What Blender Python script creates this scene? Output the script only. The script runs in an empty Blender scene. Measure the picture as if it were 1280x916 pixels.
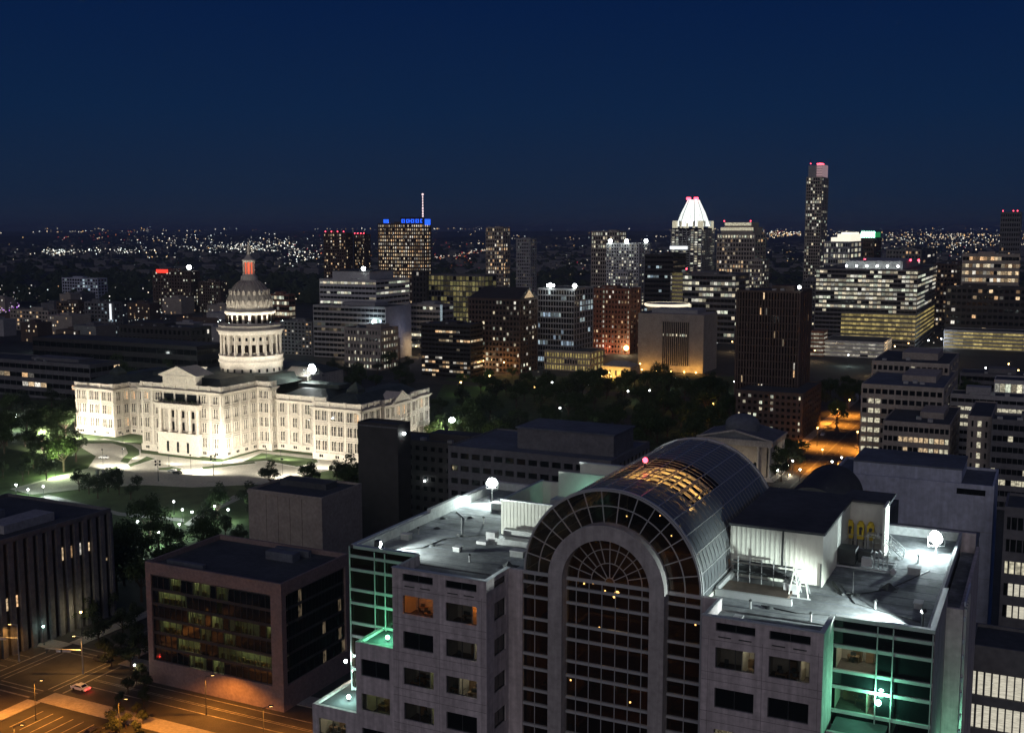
import bpy, bmesh, math, random
from mathutils import Vector, Matrix, noise
SC = bpy.context.scene
COL = SC.collection
R = math.radians

# ------------------------------------------------------------------ camera, sky, exposure
F, H, HY = 1400.0, 107.0, 287.0          # focal length in photo pixels, eye height, eye level row
PITCH = math.atan((458 - HY) / F)
CP, SP = math.cos(PITCH), math.sin(PITCH)
cam = bpy.data.objects.new("camera", bpy.data.cameras.new("camera"))
COL.objects.link(cam); SC.camera = cam
cam.location = (0, 0, H); cam.rotation_euler = (R(90) - PITCH, 0, 0)
cam.data.sensor_width = 36; cam.data.lens = F / 1280 * 36
cam.data.clip_start = 0.5; cam.data.clip_end = 90000

SC.render.engine = 'CYCLES'
SC.cycles.use_denoising = True
SC.cycles.max_bounces = 6
SC.cycles.diffuse_bounces = 3
SC.cycles.sample_clamp_indirect = 4
SC.cycles.use_light_tree = True
SC.view_settings.view_transform = 'Standard'; SC.view_settings.look = 'None'
SC.view_settings.exposure = 0; SC.view_settings.gamma = 1
SC.view_settings.use_curve_mapping = False

world = bpy.data.worlds.new("World"); SC.world = world; world.use_nodes = True
nt = world.node_tree
bg = nt.nodes['Background']
tc = nt.nodes.new('ShaderNodeTexCoord'); sx = nt.nodes.new('ShaderNodeSeparateXYZ')
rp = nt.nodes.new('ShaderNodeValToRGB')
nt.links.new(tc.outputs['Generated'], sx.inputs[0]); nt.links.new(sx.outputs['Z'], rp.inputs[0])
nt.links.new(rp.outputs[0], bg.inputs[0])
el = rp.color_ramp.elements                 # deep blue dusk, a little greyer in the city's air
el[0].position = 0.0; el[0].color = (0.0115, 0.0195, 0.042, 1)
el[1].position = 1.0; el[1].color = (0.0026, 0.0088, 0.044, 1)
for p_, c_ in ((0.03, (0.0072, 0.0185, 0.047, 1)), (0.10, (0.0032, 0.0165, 0.056, 1)), (0.19, (0.0016, 0.0118, 0.055, 1)), (0.5, (0.0024, 0.0085, 0.046, 1))):
    e_ = el.new(p_); e_.color = c_
bg.inputs[1].default_value = 1.0

# last glow of the set sun, very weak and broad, from behind the camera
sun = bpy.data.objects.new("sun", bpy.data.lights.new("sun", 'SUN')); COL.objects.link(sun)
sun.data.energy = 0.40; sun.data.angle = R(50); sun.data.color = (1.0, 0.90, 0.93)
sun.rotation_euler = (R(68), 0, R(-12))

# ------------------------------------------------------------------ helpers
GA = R(26.0)                                 # the street grid is turned 26 degrees
AX, AY = math.cos(GA), -math.sin(GA)         # grid x: to the right and nearer
BX, BY = math.sin(GA), math.cos(GA)          # grid y: away from the camera
def ray(u, v):
    dx = (u - 640) / F; dy = (458 - v) / F
    return (dx, CP + dy * SP, -SP + dy * CP)
def gz(u, v, z=0.0):
    r = ray(u, v); t = (z - H) / r[2]
    return Vector((r[0] * t, r[1] * t, z))
def atd(u, v, D):
    r = ray(u, v); t = D / r[1]
    return Vector((r[0] * t, D, H + r[2] * t))

SPLIT = {'downpipe','beacon','coping','parapet','skylight','ledge','lantern','roof_unit','roof_plant','terrace','roof_hall','opening','ceiling_light','membrane','pinnacle','lit_band','gallery','atrium_wall','partition'}
class MB:
    def __init__(self): self.v = []; self.f = []; self.m = []
    def add(self, vs, fs, mi=0):
        n = len(self.v); self.v += [tuple(p) for p in vs]
        self.f += [tuple(i + n for i in q) for q in fs]; self.m += [mi] * len(fs); return self
    def box(self, x0, x1, y0, y1, z0, z1, mi=0):
        return self.add([(x0,y0,z0),(x1,y0,z0),(x1,y1,z0),(x0,y1,z0),(x0,y0,z1),(x1,y0,z1),(x1,y1,z1),(x0,y1,z1)],
            [(0,3,2,1),(4,5,6,7),(0,1,5,4),(1,2,6,5),(2,3,7,6),(3,0,4,7)], mi)
    def fbox(self, fr, s0, s1, t0, t1, z0, z1, mi=0):
        o, ux, uy = fr
        P = lambda s, t, z: (o[0]+ux[0]*s+uy[0]*t, o[1]+ux[1]*s+uy[1]*t, z)
        return self.add([P(s0,t0,z0),P(s1,t0,z0),P(s1,t1,z0),P(s0,t1,z0),P(s0,t0,z1),P(s1,t0,z1),P(s1,t1,z1),P(s0,t1,z1)],
            [(0,3,2,1),(4,5,6,7),(0,1,5,4),(1,2,6,5),(2,3,7,6),(3,0,4,7)], mi)
    def quad(self, a, b, c, d, mi=0): return self.add([a, b, c, d], [(0,1,2,3)], mi)
    def prism(self, poly, z0, z1, mi=0):
        n = len(poly)
        self.add([(p[0],p[1],z0) for p in poly] + [(p[0],p[1],z1) for p in poly],
            [tuple(range(n-1,-1,-1)), tuple(range(n, 2*n))] + [(i,(i+1)%n,n+(i+1)%n,n+i) for i in range(n)], mi); return self
    def lathe(self, prof, seg=24, c=(0,0), mi=0, a0=0, a1=2*math.pi):
        full = abs(a1 - a0 - 2*math.pi) < 1e-6
        k = seg if full else seg + 1
        n = len(self.v)
        for r, z in prof:
            for i in range(k):
                a = a0 + (a1-a0) * i / seg
                self.v.append((c[0]+r*math.cos(a), c[1]+r*math.sin(a), z))
        for j in range(len(prof)-1):
            for i in range(seg):
                i2 = (i+1) % k
                self.f.append((n+j*k+i, n+j*k+i2, n+(j+1)*k+i2, n+(j+1)*k+i)); self.m.append(mi)
        return self
    def bar(self, p, q, w, mi=0, sides=4):
        p = Vector(p); q = Vector(q); d = (q-p).normalized()
        u = d.cross(Vector((0,0,1)))
        if u.length < 1e-3: u = Vector((1,0,0))
        u.normalize(); v = d.cross(u)
        vs = []
        for e in (p, q):
            for i in range(sides):
                a = 2*math.pi*(i+.5)/sides
                vs.append(e + (u*math.cos(a) + v*math.sin(a)) * w * (.7071 if sides == 4 else .5))
        fs = [tuple(range(sides))[::-1], tuple(range(sides, 2*sides))] + [(i,(i+1)%sides,sides+(i+1)%sides,sides+i) for i in range(sides)]
        return self.add(vs, fs, mi)
    def ball(self, c, r, mi=0, seg=8, rings=5, sz=1):
        prof = [(max(1e-4, r*math.sin(math.pi*j/rings)), c[2]-r*sz*math.cos(math.pi*j/rings)) for j in range(rings+1)]
        return self.lathe(prof, seg, (c[0], c[1]), mi)
    def mesh(self, name, mats, smooth=False):
        me = bpy.data.meshes.new(name); me.from_pydata(self.v, [], self.f)
        if not isinstance(mats, (list, tuple)): mats = [mats]
        for m in mats: me.materials.append(m)
        if len(mats) > 1: me.polygons.foreach_set('material_index', self.m)
        if smooth: me.polygons.foreach_set('use_smooth', [True]*len(self.f))
        me.update(); return me
    def islands(self):
        p = list(range(len(self.v)))
        def find(i):
            while p[i] != i: p[i] = p[p[i]]; i = p[i]
            return i
        for f in self.f:
            for i in f[1:]: p[find(i)] = find(f[0])
        out = {}
        for f, m in zip(self.f, self.m):
            b = out.setdefault(find(f[0]), (MB(), {}))
            q = []
            for i in f:
                if i not in b[1]: b[1][i] = len(b[0].v); b[0].v.append(self.v[i])
                q.append(b[1][i])
            b[0].f.append(tuple(q)); b[0].m.append(m)
        return [b[0] for b in out.values()]
    def build(self, name, mats, parent=None, smooth=False):
        if name in SPLIT:
            for b in self.islands(): o = link(name, b.mesh(name, mats, smooth), parent)
            return o
        o = link(name, self.mesh(name, mats, smooth), parent)
        if name in ('lit_window', 'cornice', 'facade', 'mullion', 'inner_truss', 'dome_rib') and len(self.f) > 300: o['kind'] = 'stuff'
        elif name == 'lit_window': o['kind'] = 'stuff'
        return o
    def build_(self, name, mats, parent=None, smooth=False):
        return link(name, self.mesh(name, mats, smooth), parent)

def link(name, me, parent=None, loc=None, rz=None):
    o = bpy.data.objects.new(name, me); COL.objects.link(o)
    if parent is not None: o.parent = parent
    if loc is not None: o.location = loc
    if rz is not None: o.rotation_euler[2] = rz
    return o
def tag(o, label=None, cat=None, group=None, kind=None):
    if label: o['label'] = label
    if cat: o['category'] = cat
    if group: o['group'] = group
    if kind: o['kind'] = kind
    return o
def thing(name, label, cat, loc=(0,0,0), rz=0.0, group=None):
    return tag(link(name, None, None, loc, rz), label, cat, group)
def copy_tree(o, parent=None):
    c = o.copy(); COL.objects.link(c)
    if parent is not None: c.parent = parent
    for ch in o.children: copy_tree(ch, c)
    return c
def lamp(parent, loc, power, color, size=0.25, spot=None, aim=None, blend=.5):
    L = bpy.data.lights.new("lamp_light", 'SPOT' if spot else 'POINT')
    L.energy = power; L.color = color; L.shadow_soft_size = size
    if spot: L.spot_size = R(spot); L.spot_blend = blend
    o = link("lamp_light", L, parent, loc)
    if aim is not None: o.rotation_euler = (Vector(aim) - Vector(loc)).to_track_quat('-Z', 'Y').to_euler()
    return o

# ------------------------------------------------------------------ materials
def newmat(name):
    m = bpy.data.materials.new(name); m.use_nodes = True
    nt = m.node_tree; return m, nt, nt.nodes['Principled BSDF']
def mat(name, c, rough=.8, amt=.2, scale=.3, spec=.3, metal=0.0, bump=0.0, c2=None, fine=None, streak=0, stain=0):
    """base colour broken up by two octaves of noise in object space (grime, weathering)"""
    m, nt, p = newmat(name)
    p.inputs['Roughness'].default_value = rough; p.inputs['Metallic'].default_value = metal
    p.inputs['Specular IOR Level'].default_value = spec
    t = nt.nodes.new('ShaderNodeTexCoord'); n = nt.nodes.new('ShaderNodeTexNoise')
    n.inputs['Scale'].default_value = scale; n.inputs['Detail'].default_value = 6; n.inputs['Roughness'].default_value = .65
    nt.links.new(t.outputs['Object'], n.inputs['Vector'])
    r = nt.nodes.new('ShaderNodeValToRGB')
    lo = c2 if c2 else [x*(1-amt) for x in c]; hi = c if c2 else [min(1, x*(1+amt)) for x in c]
    r.color_ramp.elements[0].color = (*lo, 1); r.color_ramp.elements[0].position = .3
    r.color_ramp.elements[1].color = (*hi, 1); r.color_ramp.elements[1].position = .7
    nt.links.new(n.outputs['Fac'], r.inputs[0])
    out = r.outputs[0]
    if fine:
        n2 = nt.nodes.new('ShaderNodeTexNoise'); n2.inputs['Scale'].default_value = fine; n2.inputs['Detail'].default_value = 3
        nt.links.new(t.outputs['Object'], n2.inputs['Vector'])
        mp = nt.nodes.new('ShaderNodeMapRange'); mp.inputs['To Min'].default_value = .6; mp.inputs['To Max'].default_value = 1.35
        nt.links.new(n2.outputs['Fac'], mp.inputs['Value'])
        mx = nt.nodes.new('ShaderNodeMix'); mx.data_type = 'RGBA'; mx.blend_type = 'MULTIPLY'; mx.inputs[0].default_value = 1
        nt.links.new(out, mx.inputs[6]); nt.links.new(mp.outputs[0], mx.inputs[7]); out = mx.outputs[2]
    for amt_, scl, lo_, hi_ in ((streak, (1.3,1.3,.07), .42, .62), (stain, (.16,.16,.16), .47, .56)):
        if not amt_: continue
        mpg = nt.nodes.new('ShaderNodeMapping'); mpg.inputs['Scale'].default_value = scl
        n3 = nt.nodes.new('ShaderNodeTexNoise'); n3.inputs['Scale'].default_value = 1; n3.inputs['Detail'].default_value = 5; n3.inputs['Roughness'].default_value = .6
        nt.links.new(t.outputs['Object'], mpg.inputs[0]); nt.links.new(mpg.outputs[0], n3.inputs['Vector'])
        m3 = nt.nodes.new('ShaderNodeMapRange'); m3.inputs['From Min'].default_value = lo_; m3.inputs['From Max'].default_value = hi_; m3.inputs['To Min'].default_value = 1-amt_; m3.inputs['To Max'].default_value = 1
        nt.links.new(n3.outputs['Fac'], m3.inputs['Value'])
        x3 = nt.nodes.new('ShaderNodeMix'); x3.data_type = 'RGBA'; x3.blend_type = 'MULTIPLY'; x3.inputs[0].default_value = 1
        nt.links.new(out, x3.inputs[6]); nt.links.new(m3.outputs[0], x3.inputs[7]); out = x3.outputs[2]
    nt.links.new(out, p.inputs['Base Color'])
    if bump:
        b = nt.nodes.new('ShaderNodeBump'); b.inputs['Strength'].default_value = bump; b.inputs['Distance'].default_value = .05
        nt.links.new(n.outputs['Fac'], b.inputs['Height']); nt.links.new(b.outputs[0], p.inputs['Normal'])
    return m
def glow(name, c, s, sample=False):
    m, nt, p = newmat(name)
    p.inputs['Base Color'].default_value = (*[min(.8, x) for x in c], 1)
    p.inputs['Emission Color'].default_value = (*c, 1); p.inputs['Emission Strength'].default_value = s
    m.cycles.emission_sampling = 'AUTO' if sample else 'NONE'
    return m
def litmat(name, cols, lo, hi, grain=1.2, contrast=.6, stretch=None):
    """lit windows: every pane its own brightness and tint, furniture and blinds as blotches inside"""
    m, nt, p = newmat(name)
    g = nt.nodes.new('ShaderNodeNewGeometry'); t = nt.nodes.new('ShaderNodeTexCoord')
    r = nt.nodes.new('ShaderNodeValToRGB'); r.color_ramp.interpolation = 'CONSTANT'
    while len(r.color_ramp.elements) < len(cols): r.color_ramp.elements.new(.5)
    for i, c in enumerate(cols):
        r.color_ramp.elements[i].position = i/len(cols); r.color_ramp.elements[i].color = (*c, 1)
    w = nt.nodes.new('ShaderNodeTexWhiteNoise'); w.noise_dimensions = '1D'
    nt.links.new(g.outputs['Random Per Island'], w.inputs['W']); nt.links.new(w.outputs['Value'], r.inputs[0])
    pw = nt.nodes.new('ShaderNodeMath'); pw.operation = 'POWER'; pw.inputs[1].default_value = 1.6
    nt.links.new(g.outputs['Random Per Island'], pw.inputs[0])
    mr = nt.nodes.new('ShaderNodeMapRange'); mr.inputs['To Min'].default_value = lo; mr.inputs['To Max'].default_value = hi
    nt.links.new(pw.outputs[0], mr.inputs['Value'])
    n = nt.nodes.new('ShaderNodeTexNoise'); n.inputs['Scale'].default_value = grain; n.inputs['Detail'].default_value = 2
    if stretch:
        mpg = nt.nodes.new('ShaderNodeMapping'); mpg.inputs['Scale'].default_value = stretch
        nt.links.new(t.outputs['Object'], mpg.inputs[0]); nt.links.new(mpg.outputs[0], n.inputs['Vector'])
    else: nt.links.new(t.outputs['Object'], n.inputs['Vector'])
    m2 = nt.nodes.new('ShaderNodeMapRange'); m2.inputs['From Min'].default_value = .35; m2.inputs['From Max'].default_value = .65
    m2.inputs['To Min'].default_value = 1-contrast; m2.inputs['To Max'].default_value = 1+contrast*.5
    nt.links.new(n.outputs['Fac'], m2.inputs['Value'])
    mm = nt.nodes.new('ShaderNodeMath'); mm.operation = 'MULTIPLY'
    nt.links.new(mr.outputs[0], mm.inputs[0]); nt.links.new(m2.outputs[0], mm.inputs[1])
    nt.links.new(r.outputs[0], p.inputs['Emission Color']); nt.links.new(mm.outputs[0], p.inputs['Emission Strength'])
    p.inputs['Base Color'].default_value = (.05, .05, .05, 1); p.inputs['Roughness'].default_value = .2
    m.cycles.emission_sampling = 'NONE'
    return m
def roommat(name, c, s, scale=1.1, dark=.25):
    """a room behind a pane: dim walls, a few bright things standing in it"""
    m, nt, p = newmat(name)
    t = nt.nodes.new('ShaderNodeTexCoord'); o = nt.nodes.new('ShaderNodeObjectInfo')
    ad = nt.nodes.new('ShaderNodeVectorMath'); ad.operation = 'MULTIPLY_ADD'; ad.inputs[1].default_value = (1,1,1.3)
    nt.links.new(t.outputs['Object'], ad.inputs[0]); nt.links.new(o.outputs['Location'], ad.inputs[2])
    fac = []
    for sc_, lo, hi, det in ((scale*.55, .40, .66, 1), (scale*2.3, .56, .68, 3)):
        n = nt.nodes.new('ShaderNodeTexNoise'); n.inputs['Scale'].default_value = sc_; n.inputs['Detail'].default_value = det; n.inputs['Distortion'].default_value = 1.2
        nt.links.new(ad.outputs[0], n.inputs['Vector'])
        mp = nt.nodes.new('ShaderNodeMapRange'); mp.interpolation_type = 'SMOOTHSTEP'
        mp.inputs['From Min'].default_value = lo; mp.inputs['From Max'].default_value = hi
        nt.links.new(n.outputs['Fac'], mp.inputs['Value']); fac.append(mp.outputs[0])
    a = nt.nodes.new('ShaderNodeMath'); a.operation = 'MULTIPLY_ADD'; a.inputs[1].default_value = dark; a.inputs[2].default_value = .03
    nt.links.new(fac[0], a.inputs[0])
    b = nt.nodes.new('ShaderNodeMath'); b.operation = 'MULTIPLY'; nt.links.new(fac[0], b.inputs[0]); nt.links.new(fac[1], b.inputs[1])
    d = nt.nodes.new('ShaderNodeMath'); d.operation = 'ADD'; nt.links.new(a.outputs[0], d.inputs[0]); nt.links.new(b.outputs[0], d.inputs[1])
    e = nt.nodes.new('ShaderNodeMath'); e.operation = 'MULTIPLY'; e.inputs[1].default_value = s; nt.links.new(d.outputs[0], e.inputs[0])
    p.inputs['Emission Color'].default_value = (*c, 1); nt.links.new(e.outputs[0], p.inputs['Emission Strength'])
    p.inputs['Base Color'].default_value = (.02,.02,.02,1); p.inputs['Roughness'].default_value = .1
    m.cycles.emission_sampling = 'NONE'
    return m
def seeglass(name, tint, body, thru=.6, rough=.04):
    """window glass you can look through: mirror at grazing angles, body tint, the rest transparent"""
    m, nt, p = newmat(name)
    p.inputs['Base Color'].default_value = (*body, 1); p.inputs['Roughness'].default_value = rough
    tr = nt.nodes.new('ShaderNodeBsdfTransparent'); tr.inputs[0].default_value = (*tint, 1)
    mx = nt.nodes.new('ShaderNodeMixShader'); mx.inputs[0].default_value = thru
    out = nt.nodes['Material Output']
    nt.links.new(p.outputs[0], mx.inputs[1]); nt.links.new(tr.outputs[0], mx.inputs[2]); nt.links.new(mx.outputs[0], out.inputs[0])
    return m

M = dict(
    asphalt=mat('asphalt', (.055,.053,.05), .85, .35, .12, fine=3),
    ground=mat('urban_ground', (.040,.042,.042), .95, .5, .02, fine=.3),
    concrete=mat('pale_concrete', (.42,.41,.37), .85, .18, .15, fine=2),
    drive=mat('drive_concrete', (.44,.42,.35), .9, .22, .08, fine=1),
    kerb=mat('kerb_stone', (.5,.49,.45), .85, .1, 1),
    lawn=mat('lawn', (.055,.085,.03), .95, .35, .15, fine=2.5),
    granite=mat('sunset_granite', (.49,.44,.375), .8, .14, .25, bump=.2, fine=.9, streak=.22),
    granite_trim=mat('granite_trim', (.55,.50,.42), .8, .10, .4, fine=1.2),
    dome=mat('dome_metal', (.40,.36,.30), .6, .22, .35, fine=1.5),
    caproof=mat('capitol_copper_roof', (.06,.075,.065), .6, .4, .12, fine=.6),
    roofdark=mat('dark_roof', (.07,.075,.08), .9, .35, .08, fine=.8),
    roofblue=mat('bluish_roof', (.12,.135,.16), .9, .3, .08, fine=.8),
    gravel=mat('roof_gravel', (.36,.385,.385), .95, .30, .30, fine=1.6, c2=(.17,.185,.19), stain=.42),
    precast=mat('pink_precast', (.58,.525,.515), .85, .10, .2, fine=1.5, streak=.28),
    precast2=mat('pale_precast', (.42,.40,.38), .85, .1, .2, fine=1.5, streak=.2),
    parapet=mat('parapet_stucco', (.50,.52,.50), .85, .15, .4, fine=2),
    whitemetal=mat('white_ribbed_metal', (.66,.67,.58), .5, .08, .6),
    alu=mat('brushed_aluminium', (.55,.57,.56), .4, .08, 1, metal=.4),
    mullion=mat('pale_mullion', (.36,.37,.365), .5, .08, 1),
    thinrib=mat('thin_rib', (.16,.165,.17), .5, .1, 1),
    steel=mat('galvanised_steel', (.38,.39,.38), .5, .2, 1.5, metal=.5),
    darksteel=mat('dark_equipment', (.05,.055,.055), .6, .3, 1),
    yellow=mat('yellow_machine_paint', (.62,.47,.04), .5, .15, 1.5),
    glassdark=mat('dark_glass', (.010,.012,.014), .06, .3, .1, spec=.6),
    glassbrown=mat('bronze_glass', (.014,.010,.008), .06, .3, .1, spec=.6),
    glassbare=seeglass('atrium_glass', (.8,.74,.70), (.012,.012,.013), 0.24),
    clearpane=seeglass('clear_pane', (.85,.88,.85), (.02,.022,.022), .72, .05),
    tintpane=seeglass('tinted_pane', (.62,.70,.52), (.012,.014,.012), .62, .06),
    roomwall=mat('room_wall', (.45,.41,.34), .9, .15, .8), carpet=mat('room_carpet', (.12,.10,.09), .95, .3, 2), desk=mat('desk_wood', (.22,.14,.08), .5, .2, 2), blind=mat('window_blind', (.5,.5,.42), .9, .1, 3), joint=mat('joint_sealant', (.17,.155,.155), .9, .1, 1),
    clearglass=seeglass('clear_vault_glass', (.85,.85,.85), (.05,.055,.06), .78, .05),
    vaultglass=seeglass('vault_glass', (.7,.72,.74), (.15,.165,.17), .10, .12),
    brown=mat('brown_brick', (.10,.072,.06), .85, .2, .3, fine=1),
    redbrick=mat('red_brick', (.24,.11,.07), .85, .2, .3, fine=1),
    brownframe=mat('brown_panel', (.24,.18,.165), .85, .12, .3, fine=1.5),
    tan=mat('tan_concrete', (.36,.32,.27), .85, .15, .2, fine=1),
    grey=mat('grey_concrete', (.32,.32,.32), .85, .15, .2, fine=1),
    darkgrey=mat('dark_concrete', (.15,.15,.155), .85, .2, .2, fine=1),
    pale=mat('pale_panel', (.50,.50,.49), .8, .1, .2, fine=1),
    bluewall=mat('blue_grey_panel', (.47,.51,.60), .8, .1, .2, fine=1, streak=.15),
    black=mat('near_black_panel', (.05,.046,.046), .7, .2, .3),
    bark=mat('bark', (.07,.05,.035), .9, .3, 2),
    leaf=mat('leaf_green', (.050,.080,.024), .8, .5, .5, c2=(.022,.040,.012)),
    leaflight=mat('leaf_light_green', (.10,.15,.035), .8, .4, .5, c2=(.05,.085,.02)),
    leafdull=mat('leaf_dull_green', (.045,.06,.03), .8, .5, .5, c2=(.018,.028,.013)),
    paint=mat('road_paint', (.42,.40,.34), .8, .3, .6, c2=(.10,.10,.09)),
    carwhite=mat('white_car_paint', (.7,.7,.7), .25, .03, 1, spec=.6),
    cardark=mat('dark_car_paint', (.04,.04,.05), .25, .1, 1, spec=.6),
    rubber=mat('tyre_rubber', (.02,.02,.02), .9, .1, 3),
    duct=mat('brown_duct', (.11,.085,.065), .7, .3, 1),
    interior=mat('atrium_interior', (.22,.13,.085), .8, .3, .25, fine=.8),
    hill=mat('far_hill', (.02,.025,.022), 1, .3, .0005),
    curtain=mat('pale_blind', (.6,.55,.42), .9, .1, 2),
    sidewalk=mat('sidewalk', (.28,.27,.25), .9, .15, .3, fine=1.5),
)
WARM = (1,.66,.33); WHITE = (1,.93,.74); COOL = (.80,1,.92); SOD = (1,.45,.10); GREEN = (.20,1,.50)
L_ = dict(
    white=litmat('lit_office', [(1,.92,.68),(1,.96,.82),(.92,1,.80),(1,.86,.58)], .10, 1.25),
    bright=litmat('lit_office_bright', [(1,.92,.66),(1,.97,.82),(.93,1,.78),(1,.85,.60)], .22, 1.15),
    warm=litmat('lit_homes', [(1,.72,.42),(1,.82,.55),(1,.60,.30),(1,.93,.80)], .10, 1.3),
    dimwarm=litmat('lit_dim', [(1,.75,.45),(.9,.8,.5),(.8,.9,.8)], .01, .20, 1.2, 1.0, (3,3,.8)),
    olive=litmat('lit_olive', [(.75,.62,.22),(.66,.60,.22),(.85,.72,.30)], .03, .38),
    garage=litmat('lit_garage', [(.95,.74,.26),(.85,.66,.22)], .18, .62, .5, .5),
    garagewhite=litmat('lit_garage_white', [(1,.90,.68),(.95,.88,.72)], .10, .5, .5, .6),
    cool=litmat('lit_cool', [(.7,.9,1),(.8,1,1),(.6,.8,1)], .1, .8),
    blinds=litmat('lit_blinds', [(1,.93,.74),(1,.90,.66),(.96,.95,.80)], .35, .95, 2.0, .28, (.6,.6,5)),
    green=litmat('lit_greenish', [(.75,.80,.32),(.62,.75,.35),(.85,.80,.40)], .03, .50, 1.2, 1.0, (3.2,3.2,.7)),
)
E_ = dict(
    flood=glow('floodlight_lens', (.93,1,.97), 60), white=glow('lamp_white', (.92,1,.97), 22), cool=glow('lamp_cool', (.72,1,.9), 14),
    sod=glow('lamp_sodium', (1,.58,.18), 14), red=glow('beacon_red', (1,.06,.10), 7), green=glow('lamp_green', (.35,1,.65), 14),
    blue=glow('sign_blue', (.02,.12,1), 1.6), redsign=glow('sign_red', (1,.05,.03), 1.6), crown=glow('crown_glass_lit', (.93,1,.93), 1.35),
    mast=glow('mast_light', (1,.75,.75), 1.3), lantern=glow('lantern_red', (1,.17,.08), .8), tail=glow('tail_lamp', (1,.04,.03), 12),
    greencrown=glow('green_crown', (.02,.30,.08), .7), creamcrown=glow('cream_crown', (1,.93,.74), 1.1), warmstrip=glow('warm_strip', (1,.85,.62), 1.3), strip=glow('white_strip', (.9,.95,1), 1.2),
    fix_white=glow('ceiling_light', (1,.94,.76), 26, True), fix_green=glow('ceiling_light_greenish', (.88,1,.50), 15, True), fix_orange=glow('ceiling_light_orange', (1,.30,.05), 60, True),
    headl=glow('head_lamp', (1,.95,.85), 10), pinkcrown=glow('pink_crown', (.75,.50,.52), .34))
# ------------------------------------------------------------------ the setting: ground, roads, hills
def flat_poly(name, pts, z, m, label=None):
    b = MB(); n = len(pts); b.add([(p[0], p[1], z) for p in pts], [tuple(range(n))])
    o = b.build(name, m); o['kind'] = 'structure'
    if o.data.polygons[0].normal.z < 0: o.data.flip_normals()
    return o
g = MB()
xs = [-40000,-12000,-4000,-1500,-600,0,600,1500,4000,12000,40000]; ys = [-3000,0,300,600,1000,2000,5000,15000,60000]
for i in range(len(xs)-1):
    for j in range(len(ys)-1): g.quad((xs[i],ys[j],0),(xs[i+1],ys[j],0),(xs[i+1],ys[j+1],0),(xs[i],ys[j+1],0))
g.build('ground', M['ground'])['kind'] = 'structure'
# hills far behind the city
hb = MB(); rr = random.Random(3)
for ring, (D, hh) in enumerate(((11000, 70), (16000, 112), (23000, 135))):
    n = 90; top = []
    for i in range(n+1):
        x = -D*1.1 + 2.2*D*i/n
        top.append((x, D, hh*(.62 + .38*noise.noise((x/2600., ring*7.3, 0)) + .10*noise.noise((x/500., ring*3.1, 4)))))
    for i in range(n):
        a, b = top[i], top[i+1]
        hb.quad((a[0],D-1500,-1),(b[0],D-1500,-1),b,a); hb.quad(a,b,(b[0],D+2500,-1),(a[0],D+2500,-1))
hb.build('hills', M['hill'])['kind'] = 'structure'

def strip(name, p, q, w, z, m):
    p = Vector(p[:2]); q = Vector(q[:2]); n = Vector((-(q-p).y, (q-p).x)).normalized()*w/2
    return flat_poly(name, [p+n, p-n, q-n, q+n], z, m)
A2 = Vector((AX, AY)); B2 = Vector((BX, BY))
X0 = gz(70, 838).to_2d()                         # the crossing at the bottom left
strip('road', X0 - A2*160, X0 + A2*150, 19, .02, M['asphalt'])
strip('road', X0 - B2*60, X0 + B2*420, 15, .016, M['asphalt'])
O0 = gz(1040, 560).to_2d()                        # the orange lit street on the right
strip('road', O0 - B2*250, O0 + B2*700, 26, .02, M['asphalt'])
strip('road', gz(560, 478).to_2d() - A2*300, gz(560, 478).to_2d() + A2*700, 18, .016, M['asphalt'])
def pavement(p, q, w):
    p = Vector(p[:2]); q = Vector(q[:2]); n = Vector((-(q-p).y, (q-p).x)).normalized()*w/2
    b = MB(); b.prism([p-n, q-n, q+n, p+n], .0, .14); o = b.build('pavement', M['sidewalk']); o['kind'] = 'structure'; return o
def gp(s, t, o=X0): return o + A2*s + B2*t
for s0, s1 in ((-160,-10.5),(10.5,150)):
    for t in (-12.2, 12.2): pavement(gp(s0,t), gp(s1,t), 5)
for t0, t1 in ((-60,-15),(15,180)):
    for s in (-9.7, 9.7): pavement(gp(s,t0), gp(s,t1), 4)
for s in (-16.5, 16.5): pavement(O0 + A2*s - B2*200, O0 + A2*s + B2*420, 6)
mk = MB()
def paint(s0, t0, s1, t1, w, o=X0, b=mk, z=.03):
    p = gp(s0,t0,o); q = gp(s1,t1,o); n = Vector((-(q-p).y, (q-p).x)).normalized()*w/2
    b.add([(*(p+n),z),(*(p-n),z),(*(q-n),z),(*(q+n),z)], [(0,1,2,3)])
for sd in (-1, 1):                                # lane lines, stop lines, crossings
    for t in (-3.4, 3.4): paint(sd*13, t, sd*150, t, .3)
    paint(sd*13, -.3, sd*150, -.3, .2); paint(sd*13, .3, sd*150, .3, .2)
    paint(sd*12.2, -9, sd*12.2, 9, .5); paint(sd*9.2, -9, sd*9.2, 9, .35); paint(sd*7.4, -9, sd*7.4, 9, .35)
    paint(-7, sd*14, 7, sd*14, .5); paint(-7, sd*11.6, 7, sd*11.6, .35); paint(-7, sd*10, 7, sd*10, .35)
    paint(0, sd*16, 0, sd*60, .25)
for i in range(10): paint(16+i*3.1, -18, 16+i*3.1, -27, .25)     # parking bays
o = mk.build('road_markings', M['paint']); o['kind'] = 'structure'
mk2 = MB()
for k in range(-20, 50): paint(-4.3, k*9, -4.3, k*9+4, .3, O0, mk2); paint(4.3, k*9, 4.3, k*9+4, .3, O0, mk2)
paint(-.25, -180, -.25, 420, .2, O0, mk2); paint(.25, -180, .25, 420, .2, O0, mk2)
mk2.build('road_markings', M['paint'])['kind'] = 'structure'

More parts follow.
